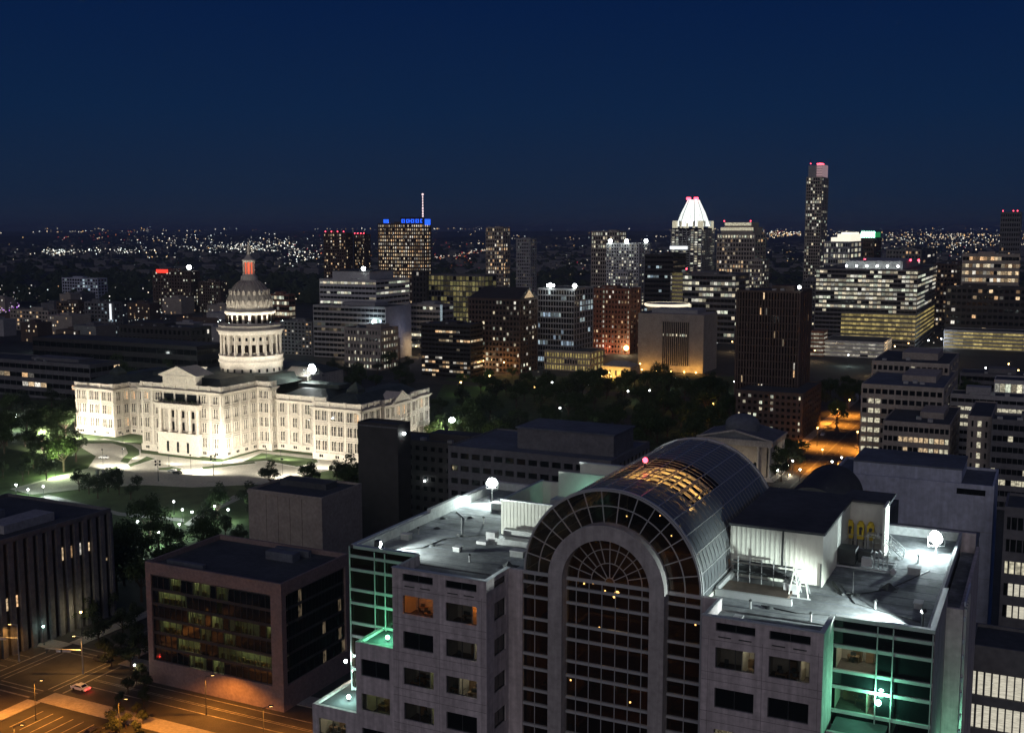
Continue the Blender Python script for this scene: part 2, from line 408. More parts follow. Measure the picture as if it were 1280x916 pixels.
# lawns and the bright drive in front of the capitol (ground points picked in the photo)
G2 = lambda pts: [gz(u, v).to_2d() for u, v in pts]
flat_poly('lawn', G2([(-40,500),(95,500),(330,540),(560,520),(640,560),(560,640),(330,700),(140,720),(90,640),(-60,640)]), .004, M['lawn'])
flat_poly('lawn', G2([(560,470),(930,470),(940,560),(900,600),(600,600),(520,540)]), .006, M['lawn'])
DRIVE = [(12,611),(60,598),(110,585),(120,570),(96,556),(130,548),(176,556),(176,566),(275,578),(325,563),(400,570),(470,578),(455,592),(410,588),(372,596),(330,605),(240,609),(180,606),(110,610),(40,618)]
flat_poly('drive', G2(DRIVE), .012, M['drive'])
def island(pts, name='lawn_island'):
    P = G2(pts); c = sum(P, Vector((0,0)))/len(P)
    b = MB(); b.prism(P, 0, .16); b.build('kerb', M['kerb'])['kind'] = 'structure'
    flat_poly('lawn', [c + (p-c)*(1 - .9/max(2,(p-c).length)) for p in P], .168, M['lawn'])
island([(104,554),(140,554),(158,559),(161,567),(155,572),(150,578),(160,580),(166,573),(176,569),(176,562),(166,556),(140,550),(108,549)])
island([(172,576),(184,570),(196,573),(176,580),(162,584),(158,581)])
island([(132,588),(148,582),(150,585),(140,589)])
island([(196,585),(215,583),(230,586),(226,589),(196,588)])
island([(326,566),(398,574),(400,578),(372,584),(330,576),(300,578)])
island([(250,584),(320,577),(322,579),(252,587)])
flat_poly('path', G2([(330,604),(300,615),(250,640),(230,655),(240,658),(262,642),(312,618),(345,604)]), .010, M['sidewalk'])
flat_poly('path', G2([(60,618),(150,640),(230,648),(230,652),(148,644),(50,621)]), .010, M['sidewalk'])
# ------------------------------------------------------------------ the domed capitol
cap = thing('capitol_building', 'floodlit pale stone capitol with a tall ribbed dome and red-lit lantern', 'building', (-136.5, 574, 0), -GA)
crng = random.Random(11)
def window_mesh(w, h, panem):
    b = MB()
    for s in (-1, 1):
        cx = s*(w/2+.12)
        b.quad((cx-w/2,-.05,0),(cx+w/2,-.05,0),(cx+w/2,-.05,h),(cx-w/2,-.05,h), 1)
        b.add([(cx-w/2,-.05,h),(cx+w/2,-.05,h),(cx+w*.3,-.05,h+.45),(cx-w*.3,-.05,h+.45)], [(0,1,2,3)], 1)
        b.box(cx-.05,cx+.05,-.12,-.06,0,h)
        b.box(cx-w/2,cx+w/2,-.12,-.06,h*.5-.05,h*.5+.05)
    W2 = w+.24
    for x in (-W2-.02, 0, W2+.02): b.box(x-.14,x+.14,-.45,0,0,h+.3)
    b.box(-W2-.5,W2+.5,-.7,0,-.45,0); b.box(-W2-.4,W2+.4,-.6,0,h+.5,h+.95)
    return b.mesh('window', [M['granite_trim'], panem])
WIN = {}
for k_, h_ in (('t', 4.0), ('s', 3.0)):
    WIN[k_] = [window_mesh(1.15, h_, M['glassdark']), window_mesh(1.15, h_, L_['warm'])]
BASEW = MB().add([(-1,-.05,0),(-.15,-.05,0),(-.15,-.05,1.3),(-1,-.05,1.3),(.15,-.05,0),(1,-.05,0),(1,-.05,1.3),(.15,-.05,1.3)],[(0,1,2,3),(4,5,6,7)]).mesh('basement_window', M['glassdark'])
ROWS3 = [('t',4.6),('t',11.7),('t',18.7)]
def capwall(wall, trim, x, y, ang, L, rows, zc, bays, skip=(), par=2.4):
    """one face: a wall line starting at (x,y), running along ang; its outward side is to the right of the run"""
    u = (math.cos(ang), math.sin(ang)); n = (math.sin(ang), -math.cos(ang)); fr = ((x,y), u, n)
    wall.fbox(fr, 0, L, -1.2, 0, 0, zc)
    trim.fbox(fr, -.5, L+.5, .002, .55, 0, 3.2)
    for z in [r[1]-1.1 for r in rows[1:]]: trim.fbox(fr, -.35, L+.35, .002, .42, z-.45, z)
    for k, (d, z0, z1) in enumerate(((.5,zc-1.2,zc-.7),(.95,zc-.7,zc-.25),(1.35,zc-.25,zc+.15))): trim.fbox(fr, -d, L+d, -1.0-.003*k, d, z0, z1)
    trim.fbox(fr, -.1, L+.1, -.9, .15, zc+.15, zc+par); trim.fbox(fr, -.3, L+.3, -1.05, .35, zc+par, zc+par+.35)
    bw = L/bays
    for i in range(bays+1):
        s = min(max(i*bw, .7), L-.7)
        trim.fbox(fr, s-.55, s+.55, .002, .38, 3.2, zc-1.2)
        trim.fbox(fr, s-.7, s+.7, .16, .5, zc+.15, zc+par+.6)
    for i in range(bays):
        if i in skip: continue
        s = (i+.5)*bw
        for k, z in rows:
            o = link('window', WIN[k][1 if crng.random() < .07 else 0], cap, (x+u[0]*s, y+u[1]*s, z), ang)
            if bw > 7.5:
                o.location = (x+u[0]*(s-1.9), y+u[1]*(s-1.9), z)
                link('window', WIN[k][1 if crng.random() < .05 else 0], cap, (x+u[0]*(s+1.9), y+u[1]*(s+1.9), z), ang)
        link('window', BASEW, cap, (x+u[0]*s+n[0]*.56, y+u[1]*s+n[1]*.56, 1.2), ang)
wall = MB(); trim = MB()
ZW, ZC = 24.6, 31.0
ROWS4 = ROWS3 + [('s', 25.6)]
for sgn in (-1, 1):
    pass
# north side, from the east end to the west end
capwall(wall, trim, -90, -30.5, 0, 27, ROWS3, ZW, 3)
capwall(wall, trim, -63, -30.5, R(90), 11, ROWS3, ZW, 2)
capwall(wall, trim, -63, -19.5, 0, 30, ROWS3, ZW, 5)
capwall(wall, trim, -33, -24, 0, 8, ROWS4, ZC, 1); capwall(wall, trim, -25, -49.7, 0, 50, ROWS4, ZC, 7, skip=(2,3,4))
capwall(wall, trim, 25, -49.7, R(90), 25.7, ROWS4, ZC, 4)
capwall(wall, trim, 25, -24, 0, 8, ROWS4, ZC, 1); capwall(wall, trim, 33, -24, R(90), 4.5, ROWS4, ZC, 1)
capwall(wall, trim, 33, -19.5, 0, 30, ROWS3, ZW, 4)
capwall(wall, trim, 63, -30.5, 0, 27, ROWS3, ZW, 3)
capwall(wall, trim, 90, -30.5, R(90), 16, ROWS3, ZW, 3)
capwall(wall, trim, 92, -14.5, R(90), 29, ROWS3, ZW, 6)
capwall(wall, trim, 90, 14.5, R(90), 16, ROWS3, ZW, 3)
# the far side, plain
for x0, x1, y0, y1, z in ((-89,89,19.6,20.4,ZW),(-25,-24,-48,49,ZC),(24,25,24,49,ZC),(-25,25,48.6,49.6,ZC),(-90,-89,-29,30,ZW),(62,90,29,30,ZW),(-90,-62,29,30,ZW),(89,91.9,-14.4,-13.6,ZW+2.4),(89,91.9,13.6,14.4,ZW+2.4),(-33,-32,-23,-19.6,ZC)): wall.box(x0,x1,y0,y1,0.01,z)
for x0, x1, y0, y1, z in ((-26,26,-50.7,50.7,ZC),): pass
wall.build('wall', M['granite'], cap); trim.build('cornice', M['granite_trim'], cap)
rf = MB()
def hip(x0, x1, y0, y1, z, h, ins):
    rf.add([(x0,y0,z),(x1,y0,z),(x1,y1,z),(x0,y1,z),(x0+ins,y0+ins,z+h),(x1-ins,y0+ins,z+h),(x1-ins,y1-ins,z+h),(x0+ins,y1-ins,z+h)],
        [(0,1,5,4),(1,2,6,5),(2,3,7,6),(3,0,4,7),(4,5,6,7)])
hip(-88.6,-64.4,-29,29,ZW+.5,5,8); hip(64.4,88.6,-29,29,ZW+.5,5,8)
hip(-64,-31,-18,18,ZW+.4,4.4,9); hip(31,64,-18,18,ZW+.4,4.4,9)
hip(-24.5,24.5,-48.5,48.5,ZC+.5,4.2,10); hip(-32.5,32.5,-22.8,22.8,ZC+.45,3.6,8)
rf.build('roof', M['caproof'], cap)
sk = MB()
for x0, x1 in ((-60,-36),(36,60)):
    sk.box(x0,x1,-5,5,ZW+4.8,ZW+6.2); sk.prism([(x0,-5),(x1,-5),(x1,5),(x0,5)], ZW+6.21, ZW+6.6)
for x in (-76, 76): sk.lathe([(4.5,ZW+5.4),(4.5,ZW+7),(.3,ZW+10.5)], 4, (x,-14), 0, R(45), R(405))
sk.build('skylight', M['caproof'], cap)
# north portico: columns, balcony, loggia, pediment
po = MB()
po.box(-12.6,12.6,-52.6,-49.72,0,10); po.box(-13,13,-53,-49.74,10,10.8); po.box(-13,13,-53.2,-49.75,22.2,24.2); po.box(-13.6,13.6,-53.8,-49.76,24.2,24.9)
po.box(-10,10,-50.6,-46,ZC+2.9,ZC+6.4); po.box(-10.9,10.9,-51.2,-45.6,ZC+6.4,ZC+7.1)
po.add([(-10.9,-51.1,ZC+7.1),(10.9,-51.1,ZC+7.1),(0,-51.1,ZC+11),(-10.9,-38,ZC+7.1),(10.9,-38,ZC+7.1),(0,-38,ZC+11)], [(0,1,2),(3,5,4),(0,2,5,3),(1,4,5,2)])
for i in range(5): po.box(-8.4+i*3.9,-7.0+i*3.9,-50.75,-50.61,ZC+3.6,ZC+5.6)
for a_, b_ in (((-11.4,ZC+7.1),(0,ZC+11.3)),((11.4,ZC+7.1),(0,ZC+11.3))): po.bar((a_[0],-51.4,a_[1]),(b_[0],-51.4,b_[1]),.7)
po.build('portico', M['granite_trim'], cap)
dk = MB()
for i in range(3):
    for x_ in (-7.9,-5.6): dk.box(x_+i*6.2,x_+1.3+i*6.2,-49.9,-49.72,11.6,15.4); dk.box(x_+i*6.2,x_+1.3+i*6.2,-49.9,-49.72,17.2,20.8)
dk.box(-12,12,-49.98,-49.74,25.4,29)  # dark slab stands in for the shaded loggia recess
for i in range(3): dk.box(-6.9+i*6.2,-5.6+i*6.2,-52.75,-52.62,1.4,6.4)
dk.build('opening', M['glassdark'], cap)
colm = MB().lathe([(1.05,0),(1.05,.5),(.8,.8),(.68,10.2),(1.0,10.7),(1.0,11.4)], 14).mesh('column', M['granite_trim'], True)
for x in (-11.6,-5.6,.6,6.8,11.6): link('column', colm, cap, (x,-51.6,10.8))
vg = MB()
for i in range(160):
    c = Vector((crng.uniform(-11.5,11.5), -52.2+crng.uniform(-.5,.5), 25.2+abs(crng.gauss(0,.8))))
    q = [c+Vector((crng.uniform(-.5,.5),crng.uniform(-.5,.5),crng.uniform(-.4,.4))) for _ in range(4)]; vg.quad(*q)
vg.build('balcony_planting', M['leafdull'], cap)['kind'] = 'stuff'
# west front gable
wp = MB(); wp.add([(92.8,-8,ZW+.2),(92.8,8,ZW+.2),(92.8,0,ZW+5),(84,-8,ZW+.2),(84,8,ZW+.2),(84,0,ZW+5)], [(0,1,2),(3,5,4),(0,2,5,3),(1,4,5,2)])
for s_ in (-1, 1): wp.bar((93,s_*8.6,ZW+.2),(93,0,ZW+5.4),.8)
wp.build('pediment', M['granite_trim'], cap)
w2 = MB(); w2.box(29,34.4,4,17,ZW+2,ZC+2.2); w2.add([(34.8,3,ZC+2.2),(34.8,18,ZC+2.2),(34.8,10.5,ZC+6.0),(20,3,ZC+2.2),(20,18,ZC+2.2),(20,10.5,ZC+6.0)], [(0,1,2),(3,5,4),(0,2,5,3),(1,4,5,2)])
w2.build('roof_gable', M['granite_trim'], cap)
# dome
DX, DS = 2.6, .94
dome0 = link('dome_tower', None, cap, (DX,0,0))
dome0.scale = (DS,DS,1)
d1 = MB(); d1.lathe([(17.3,30),(17.3,32.5),(17,33),(16.9,39.6),(17.5,40.2),(17.7,40.9),(17.1,41.0),(17.1,43.2),(17.4,43.4),(17.4,43.9),(14.2,44)], 48)
d1.lathe([(14.2,44),(14.2,54.4)], 48)
d1.lathe([(14.2,54.2),(17,54.4),(17.2,55.4),(18.0,55.9),(18.2,57.0),(17.0,57.2),(17,58.6),(17.3,59),(16.9,59.05),(13.3,59.1)], 48)
d1.lathe([(13.3,59.1),(12.8,60),(12.8,64.4),(13.5,64.9),(13.6,66),(12.4,66.4),(12.3,67.3)], 48)
d1.build('drum', M['granite_trim'], dome0, True)
dc = MB().lathe([(.85,0),(.85,.5),(.58,.8),(.50,9.3),(.85,9.9),(.85,10.4)], 12).mesh('column', M['granite_trim'], True)
NCOL = 24
for i in range(NCOL):
    a = 2*math.pi*(i+.5)/NCOL
    link('column', dc, dome0, (15.9*math.cos(a), 15.9*math.sin(a), 44))
dw = MB().add([(-.75,0,0),(.75,0,0),(.75,0,3.4),(.4,0,4),(-.4,0,4),(-.75,0,3.4)], [(0,1,2,3,4,5)]); dw.box(-1,-.75,-.3,0,-.2,4); dw.box(.75,1,-.3,0,-.2,4); dwm = dw.mesh('window', M['glassbrown'])
d2m = MB().add([(-.55,0,0),(.55,0,0),(.55,0,1.7),(-.55,0,1.7)], [(0,1,2,3)]).mesh('window', M['glassdark'])
for i in range(NCOL):
    a = 2*math.pi*i/NCOL
    link('window', dwm, dome0, (14.26*math.cos(a), 14.26*math.sin(a), 45.4), a + R(90)); link('window', dwm, dome0, (12.9*math.cos(a), 12.9*math.sin(a), 60.2), a + R(90))
    link('window', d2m, dome0, (17.12*math.cos(a+.13), 17.12*math.sin(a+.13), 35.6), a + .13 + R(90))
    link('window', d2m, dome0, (14.28*math.cos(a), 14.28*math.sin(a), 51.3), a + R(90))
# dome shell with ribs and two rings of little dormers
prof = [(12.2*math.cos(t), 67.3 + 14.0*math.sin(t)/math.sin(R(69))) for t in [R(69)*k/14 for k in range(15)]]
ds = MB().lathe(prof, 48); ds.build('dome', M['dome'], dome0, True)
rb = MB()
for i in range(24):
    a = 2*math.pi*i/24
    for k in range(14):
        (r0,z0),(r1,z1) = prof[k], prof[k+1]
        rb.bar((r0*math.cos(a),r0*math.sin(a),z0),(r1*math.cos(a),r1*math.sin(a),z1), .42)
for ring, (k, s_) in enumerate(((2,1.0),(6,.85))):
    for i in range(24):
        a = 2*math.pi*(i+.5)/24; r, z = prof[k]
        c = Vector((math.cos(a), math.sin(a), 0)); t = Vector((-math.sin(a), math.cos(a), 0))
        P = lambda o_, q, h: c*(r+o_) + t*q + Vector((0,0,z+h))
        rb.add([P(.35,-s_,-.6),P(.35,s_,-.6),P(.35,s_*.8,1.2),P(.35,0,2.1),P(.35,-s_*.8,1.2),P(-1.2,-s_,-.6),P(-1.2,s_,-.6),P(-1.4,s_*.8,1.2),P(-1.6,0,2.1),P(-1.4,-s_*.8,1.2)],
               [(0,1,2,3,4),(1,6,7,2),(2,7,8,3),(3,8,9,4),(4,9,5,0)])
rb.build('dome_rib', M['dome'], dome0)
ln = MB(); ln.lathe([(5.2,80.6),(4.6,81.2),(4.4,83.4),(3.6,83.8),(3.4,84.6)], 20)
ln.lathe([(3.0,90.6),(3.7,91),(3.6,91.9),(2.6,92.3),(1.5,93.6),(.9,94.4),(.7,95.8),(.9,96.2),(.5,96.5)], 20)
ln.build('lantern', M['granite_trim'], dome0, True)
MB().lathe([(1.9,84.5),(1.9,90.7)], 12).build('lantern_lamp', E_['lantern'], dome0)
lc = MB().lathe([(.42,0),(.3,.4),(.28,5.6),(.45,6.2)], 8).mesh('column', M['granite_trim'])
for i in range(10):
    a = 2*math.pi*i/10; link('column', lc, dome0, (2.9*math.cos(a), 2.9*math.sin(a), 84.5))
st = MB(); st.lathe([(.95,96.4),(.85,97.2),(.55,98.6),(.62,99.4),(.25,99.9)], 10); st.ball((0,0,100.2),.42); st.bar((.3,0,99.4),(.9,0,101.3),.25); st.ball((.95,0,101.5),.3); st.bar((-.4,0,99.2),(-.8,0,97.4),.22)
st.build('statue', M['granite_trim'], dome0, True)
lamp(dome0, (0,0,88), 500, (1,.25,.12), .5)

# floodlights: fittings round the building, those on the drum balcony added for brightness
def floodlight(name, label, loc, aim, power, color=(1,.95,.80), size=.5, spot=130, post=1.2, group=None, lens='flood', globe=0):
    """a lamp box on a bracket; loc is the lamp's place, post the height of its stand"""
    t = thing(name, label, 'floodlight', (loc[0], loc[1], loc[2]-post), 0, group)
    d = (Vector(aim)-Vector(loc)); d.normalize(); q = d.to_track_quat('Y', 'Z')
    p = MB(); p.box(-.07,.07,-.07,.07,0,max(.1,post-.2)); p.box(-.25,.25,-.25,.25,-.02,.06); p.build('stand', M['darksteel'], t)
    h = MB(); s = size; h.box(-s*.7,s*.7,-s*.6,0,-s*.55,s*.55); h.box(-s*.78,s*.78,-.01,.10,-s*.63,-s*.551); h.box(-s*.78,s*.78,-.01,.10,s*.551,s*.63)
    for k in range(5): h.box(-s*.6+k*s*.26,-s*.5+k*s*.26,-s*.8,-s*.601,-s*.45,s*.45)
    ho = h.build('lamp_housing', M['darksteel'], t); ho.location = (0,0,post); ho.rotation_mode = 'QUATERNION'; ho.rotation_quaternion = q
    if globe:  # oversized lens stands in for the lamp's glare
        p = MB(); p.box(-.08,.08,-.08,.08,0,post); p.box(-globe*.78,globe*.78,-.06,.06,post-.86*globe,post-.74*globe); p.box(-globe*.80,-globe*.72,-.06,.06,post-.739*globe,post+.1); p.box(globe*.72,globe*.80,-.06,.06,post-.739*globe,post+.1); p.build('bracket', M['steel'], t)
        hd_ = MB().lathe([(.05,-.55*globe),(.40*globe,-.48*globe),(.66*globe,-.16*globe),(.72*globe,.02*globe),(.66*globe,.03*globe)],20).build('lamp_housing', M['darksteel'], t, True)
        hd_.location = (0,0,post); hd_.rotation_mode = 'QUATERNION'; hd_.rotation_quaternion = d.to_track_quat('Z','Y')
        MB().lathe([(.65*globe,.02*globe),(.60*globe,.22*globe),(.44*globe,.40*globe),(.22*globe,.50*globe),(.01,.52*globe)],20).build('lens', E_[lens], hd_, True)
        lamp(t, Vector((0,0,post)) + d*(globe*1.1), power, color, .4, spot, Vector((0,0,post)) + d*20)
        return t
    g_ = MB().lathe([(s*.5,.0),(s*.5,.12),(.01,.3)], 12); le = g_.build('lens', E_[lens], ho); le.rotation_euler = (R(-90),0,0)
    lamp(t, Vector((0,0,post)) + d*.8, power, color, .3, spot, Vector((0,0,post)) + d*10)
    return t
def capw(x, y, z=0): return (-136.5 + x*AX + y*BX, 574 + x*AY + y*BY, z)
CG = 'floodlights on the ground round the capitol'
for x, y, ax, ay, az, P, lb in (
    (-8,-92,-8,-60,4,25000,'tall floodlight on the left of the capitol drive'),(36,-84,30,-50,4,34000,'tall floodlight on the right of the capitol drive'),(-62,-80,-62,-45,4,42000,'floodlight at the bend of the capitol drive'),(78,-74,70,-40,4,26000,'floodlight on the right part of the capitol drive'),
    (-77,-48,-76,-30,12,62000,'low floodlight washing the left pavilion of the capitol'),
    (-46,-42,-50,-19,14,16000,'low floodlight in the left recess of the capitol'),
    (-16,-72,-14,-49,14,13000,'low floodlight left of the capitol steps'),(14,-74,12,-49,14,12000,'low floodlight right of the capitol steps'),
    (33,-60,24,-49,10,26000,'low floodlight at the bright corner of the capitol'),(44,-42,28,-36,14,15000,'low floodlight beside the projecting wing'),
    (54,-44,50,-19,14,22000,'low floodlight on the right lawn of the capitol'),(78,-52,76,-30,12,26000,'low floodlight before the right pavilion'),
    (112,-18,91,-10,14,22000,'low floodlight at the right end of the capitol'),(112,16,91,12,14,18000,'farthest low floodlight at the end of the capitol')):
    floodlight('floodlight', lb, capw(x,y,9.0 if az == 4 else 5.0), capw(ax,ay,az*.5), P*1.2*(1.05 if P > 60000 else (1.15 if x == 33 else (1.2 if az == 4 else .62))), (1,.93,.80), .5, 172, 8.9 if az == 4 else 4.9, CG, 'white')
for a, P in ((-150,4500),(-100,5200),(-50,5200),(0,4200),(-200,3500)):
    x, y = 2.6+33*math.cos(R(a)), 33*math.sin(R(a))*1.0
    floodlight('floodlight', 'small roof floodlight turned up at the dome', capw(x,y,37), capw(2.6,0,64), P*3.6, (1,.93,.80), .4, 95, 1.5, 'roof floodlights round the dome', 'white')
for a in (-165,-125,-90,-55,-15,25):  # unseen lamps added to brighten the dome shell
    x, y = 2.6+16.6*math.cos(R(a)), 16.6*math.sin(R(a))
    floodlight('floodlight', 'added little floodlight behind the drum balcony brightening the dome', capw(x,y,60.6), capw(2.6+6*math.cos(R(a)),6*math.sin(R(a)),78), 4200, (1,.92,.78), .25, 120, 1.2, 'added little floodlights on the drum balcony', 'white')
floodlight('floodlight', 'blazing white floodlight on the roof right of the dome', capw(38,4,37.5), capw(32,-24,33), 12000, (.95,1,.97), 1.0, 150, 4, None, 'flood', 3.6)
cb = MB().box(-3.2,3.2,-2.6,2.6,0,3.6); cb.box(-3.5,3.5,-2.9,2.9,3.6,4)
ob = cb.build('roof_light_box', L_['bright'], cap); ob.location = (-9,-27,35)
# ------------------------------------------------------------------ the office tower with the glass arch (nearest)
TO = atz_ = gz(490, 709, 68.0); TOWER = Vector((TO.x, TO.y, 0))
tw = thing('office_tower', 'pinkish precast office tower with a great glass arch and barrel vault', 'building', TOWER, -GA)
ZR, ZP = 66.8, 68.0                       # roof deck, parapet top
def tl(x, y, z): return (TOWER.x + AX*x + BX*y, TOWER.y + AY*x + BY*y, z)
trng = random.Random(5)
T_, Y0, YE, XL, XR = .45, 5.6, 46.0, -9.6, 58.9
WROWS = [(66.6,67.5),(62.7,64.9),(58.5,60.6),(54.1,56.2),(49.8,51.9),(45.5,47.6),(41.2,43.3),(36.9,39.0)]
ZB = 0.0
wl = MB()
def gridwall(fr, L, cols, rows, z0, z1, b=wl):
    """a wall with openings: piers full height, spandrels between them, butted together"""
    e = [0] + [v for c in cols for v in c] + [L]
    for i in range(0, len(e), 2): b.fbox(fr, e[i], e[i+1], -T_, 0, z0, z1)
    for c in cols:
        zz = [z0] + [v for r in sorted(rows) if r[0] >= z0 and r[1] <= z1 for v in r] + [z1]
        for i in range(0, len(zz), 2):
            if zz[i+1] - zz[i] > .01: b.fbox(fr, c[0], c[1], -T_, 0, zz[i], zz[i+1])
NF = (1,0); OUT = (0,-1)
FW = lambda x0, y: ((x0,y), NF, OUT)                        # front facing, runs to the right
SW_ = lambda x, y0: ((x,y0), (0,1), (1,0))                    # right facing, runs away
WPANE = {}; wrooms = [M['glassdark'], M['glassdark'], M['glassbrown']]
RM = dict(orange=roommat('room_orange', (1,.24,.03), .55, .7, .6), cream=roommat('room_cream', (1,.85,.55), .8, 1.6), olive=roommat('room_olive', (.42,.45,.16), .35, 1.2),
          dim=roommat('room_dim', (.5,.42,.28), .16, 1.4), red=roommat('room_red', (.7,.10,.04), .10, .8, .5), blue=roommat('room_blue', (.04,.06,.20), .12, .8, .6))
def twindow(fr, c, r, m, lab=None):
    w, h = c[1]-c[0], r[1]-r[0]
    key = (round(w,1), round(h,1))
    if key not in WPANE:
        f = MB(); q = .07
        f.box(-w/2,-w/2+q,-.32,-.2,0,h); f.box(w/2-q,w/2,-.32,-.2,0,h); f.box(-w/2+q,w/2-q,-.32,-.2,0,q); f.box(-w/2+q,w/2-q,-.32,-.2,h-q,h)
        f.box(-.03,.03,-.3,-.2,q,h-q)
        WPANE[key] = (f.mesh('window', M['darksteel']), {})
    fm, pm = WPANE[key]
    if m.name not in pm: pm[m.name] = MB().quad((-w/2+.07,-.26,.07),(w/2-.07,-.26,.07),(w/2-.07,-.26,h-.07),(-w/2+.07,-.26,h-.07)).mesh('pane', m)
    o_, ux, uy = fr; s = (c[0]+c[1])/2
    # local -y of the window looks inward, so turn it to the face
    ang = math.atan2(ux[1], ux[0])
    o = link('window', fm, tw, (o_[0]+ux[0]*s-uy[0]*.52, o_[1]+ux[1]*s-uy[1]*.52, r[0]), ang)
    p = link('pane', pm[m.name], o)
    return o
rrng = random.Random(8)
def room(x0, x1, z0, z1, y0, y1, fix='fix_white', n=1, side=None, clutter=5, wallm='roomwall', power=1.0):
    '''a real lit room behind a pane: walls, ceiling light, desk, chair, shelves'''
    rm_ = MB(); rm_.quad((x0,y1,z0),(x1,y1,z0),(x1,y1,z1),(x0,y1,z1)); rm_.quad((x0,y0,z0),(x0,y1,z0),(x0,y1,z1),(x0,y0,z1)); rm_.quad((x1,y1,z0),(x1,y0,z0),(x1,y0,z1),(x1,y1,z1)); rm_.quad((x0,y0,z1),(x1,y0,z1),(x1,y1,z1),(x0,y1,z1))
    if side: xm = x0+(x1-x0)*side; rm_.box(xm-.06,xm+.06,y0+.3,y1-.01,z0,z1-.01)
    o = rm_.build('room', M[wallm], tw); MB().quad((x0,y0,z0),(x1,y0,z0),(x1,y1,z0),(x0,y1,z0)).build('floor', M['carpet'], o)
    a0 = x0 if not side else x0+(x1-x0)*side
    for k in range(n):
        cx = a0+(x1-a0)*(k+.5)/n; MB().box(cx-.45,cx+.45,(y0+y1)/2-.12,(y0+y1)/2+.12,z1-.09,z1-.03).build('ceiling_light', E_[fix], o)
    f = MB(); g2 = MB()
    for k in range(clutter):
        cx = rrng.uniform(x0+.5,x1-.5); cy = rrng.uniform(y0+.6,y1-.5); q = rrng.random()
        if q < .45: f.box(cx-.6,cx+.6,cy-.3,cy+.3,z0+.66,z0+.72); f.box(cx-.55,cx-.48,cy-.25,cy+.25,z0,z0+.659); f.box(cx+.48,cx+.55,cy-.25,cy+.25,z0,z0+.659); g2.box(cx-.25,cx+.2,cy-.03,cy+.03,z0+.75,z0+1.1)
        elif q < .75: g2.box(cx-.24,cx+.24,cy-.24,cy+.24,z0+.4,z0+.5); g2.box(cx-.22,cx+.22,cy+.18,cy+.24,z0+.51,z0+1.0); g2.box(cx-.04,cx+.04,cy-.04,cy+.04,z0,z0+.399)
        else: f.box(cx-.4,cx+.4,y1-.4,y1-.03,z0,z0+rrng.uniform(.9,1.7))
    if f.f: f.build('desk', M['desk'], o)
    if g2.f: g2.build('chair', M['darksteel'], o)
    return o
CP_ = M['clearpane']
ROOMS = {(0,1):('fix_orange',1,None,4,2),(1,1):('fix_orange',1,.72,3,1),(1,2):('fix_white',1,.78,4,1),(0,3):('fix_green',1,.74,4,1),(1,3):('fix_white',1,.35,7,2),(0,4):('fix_green',1,.78,4,1),(1,5):('fix_white',1,.5,5,1)}
ROOMR = {(1,1):('fix_white',1,.70,6,1),(0,3):('fix_white',2,None,6,1),(1,4):('fix_white',1,.5,4,1),(0,1):('fix_white',1,.62,4,1)}
# left and right front blocks
LC = [(1.4,5.45),(7.1,11.1)]; RC = [(1.45,5.5),(6.9,10.95)]
FL = FW(0,0); FR = FW(37.1,0)
LIT = {(0,1):'orange',(1,1):'red',(1,2):'dim',(0,3):'dim',(1,3):'cream',(0,4):'dim',(1,0):'red',(0,0):'red'}
LITR = {(0,1):'half',(1,1):'dim',(0,2):'blue',(0,0):'red'}
gridwall(FL, 12.35, LC, WROWS, ZB, ZP); gridwall(FR, 12.2, RC, WROWS, ZB, ZP)
for fr, cols, rooms in ((FL,LC,ROOMS),(FR,RC,ROOMR)):
    for i, c in enumerate(cols):
        for j, r in enumerate(WROWS):
            if (i,j) in rooms:
                q = rooms[(i,j)]; x0 = fr[0][0]; room(x0+c[0]-.35, x0+c[1]+.35, r[0]-.7, r[1]+.35, .46, 3.5, *q[:4]); twindow(fr, c, r, CP_)
            else: twindow(fr, c, r, M['glassdark'])
# stepped blocks below the terraces
C1 = [(.75,4.75)]; gridwall(FW(-5.3,0), 5.3, C1, WROWS[3:], ZB, 58.2)
for j, r in enumerate(WROWS[3:]): twindow(FW(-5.3,0), C1[0], r, CP_ if j == 1 else M['glassdark'])
room(-4.75,-.35,48.9,52.3,.46,3.5,'fix_green',1,.1,4)
C2 = [(.9,4.9)]; gridwall(FW(-11.8,0), 6.5, C2, WROWS[5:], ZB, 49.2)
for j, r in enumerate(WROWS[5:]): twindow(FW(-11.8,0), C2[0], r, CP_ if j == 0 else M['glassdark'])
room(-11.1,-6.6,44.8,48.0,.46,3.5,'fix_white',2,None,5)
# side walls of the blocks (the faces that look right)
SC_ = [(2.4,5.3)]
gridwall(SW_(12.35,.45), 5.2, [(1.5,4.5)], WROWS, ZB, ZP)
for r in WROWS: twindow(SW_(12.35,.45), (1.5,4.5), r, M['glassdark'])
gridwall(SW_(49.3,.45), 5.15, [], [], ZB, ZP)
wl.box(12.36,14.15,Y0,Y0+.5,ZB,ZP); wl.box(35.4,37.5,Y0,Y0+.5,ZB,ZP); wl.box(37.1,37.55,.46,Y0-.01,ZB,ZP)
wl.box(-.0,.45,.46,Y0-.01,58.2,ZP)
wl.box(-5.3,-4.85,.46,Y0-.01,49.2,58.15); wl.box(-11.8,-11.35,.46,12,ZB,49.15)
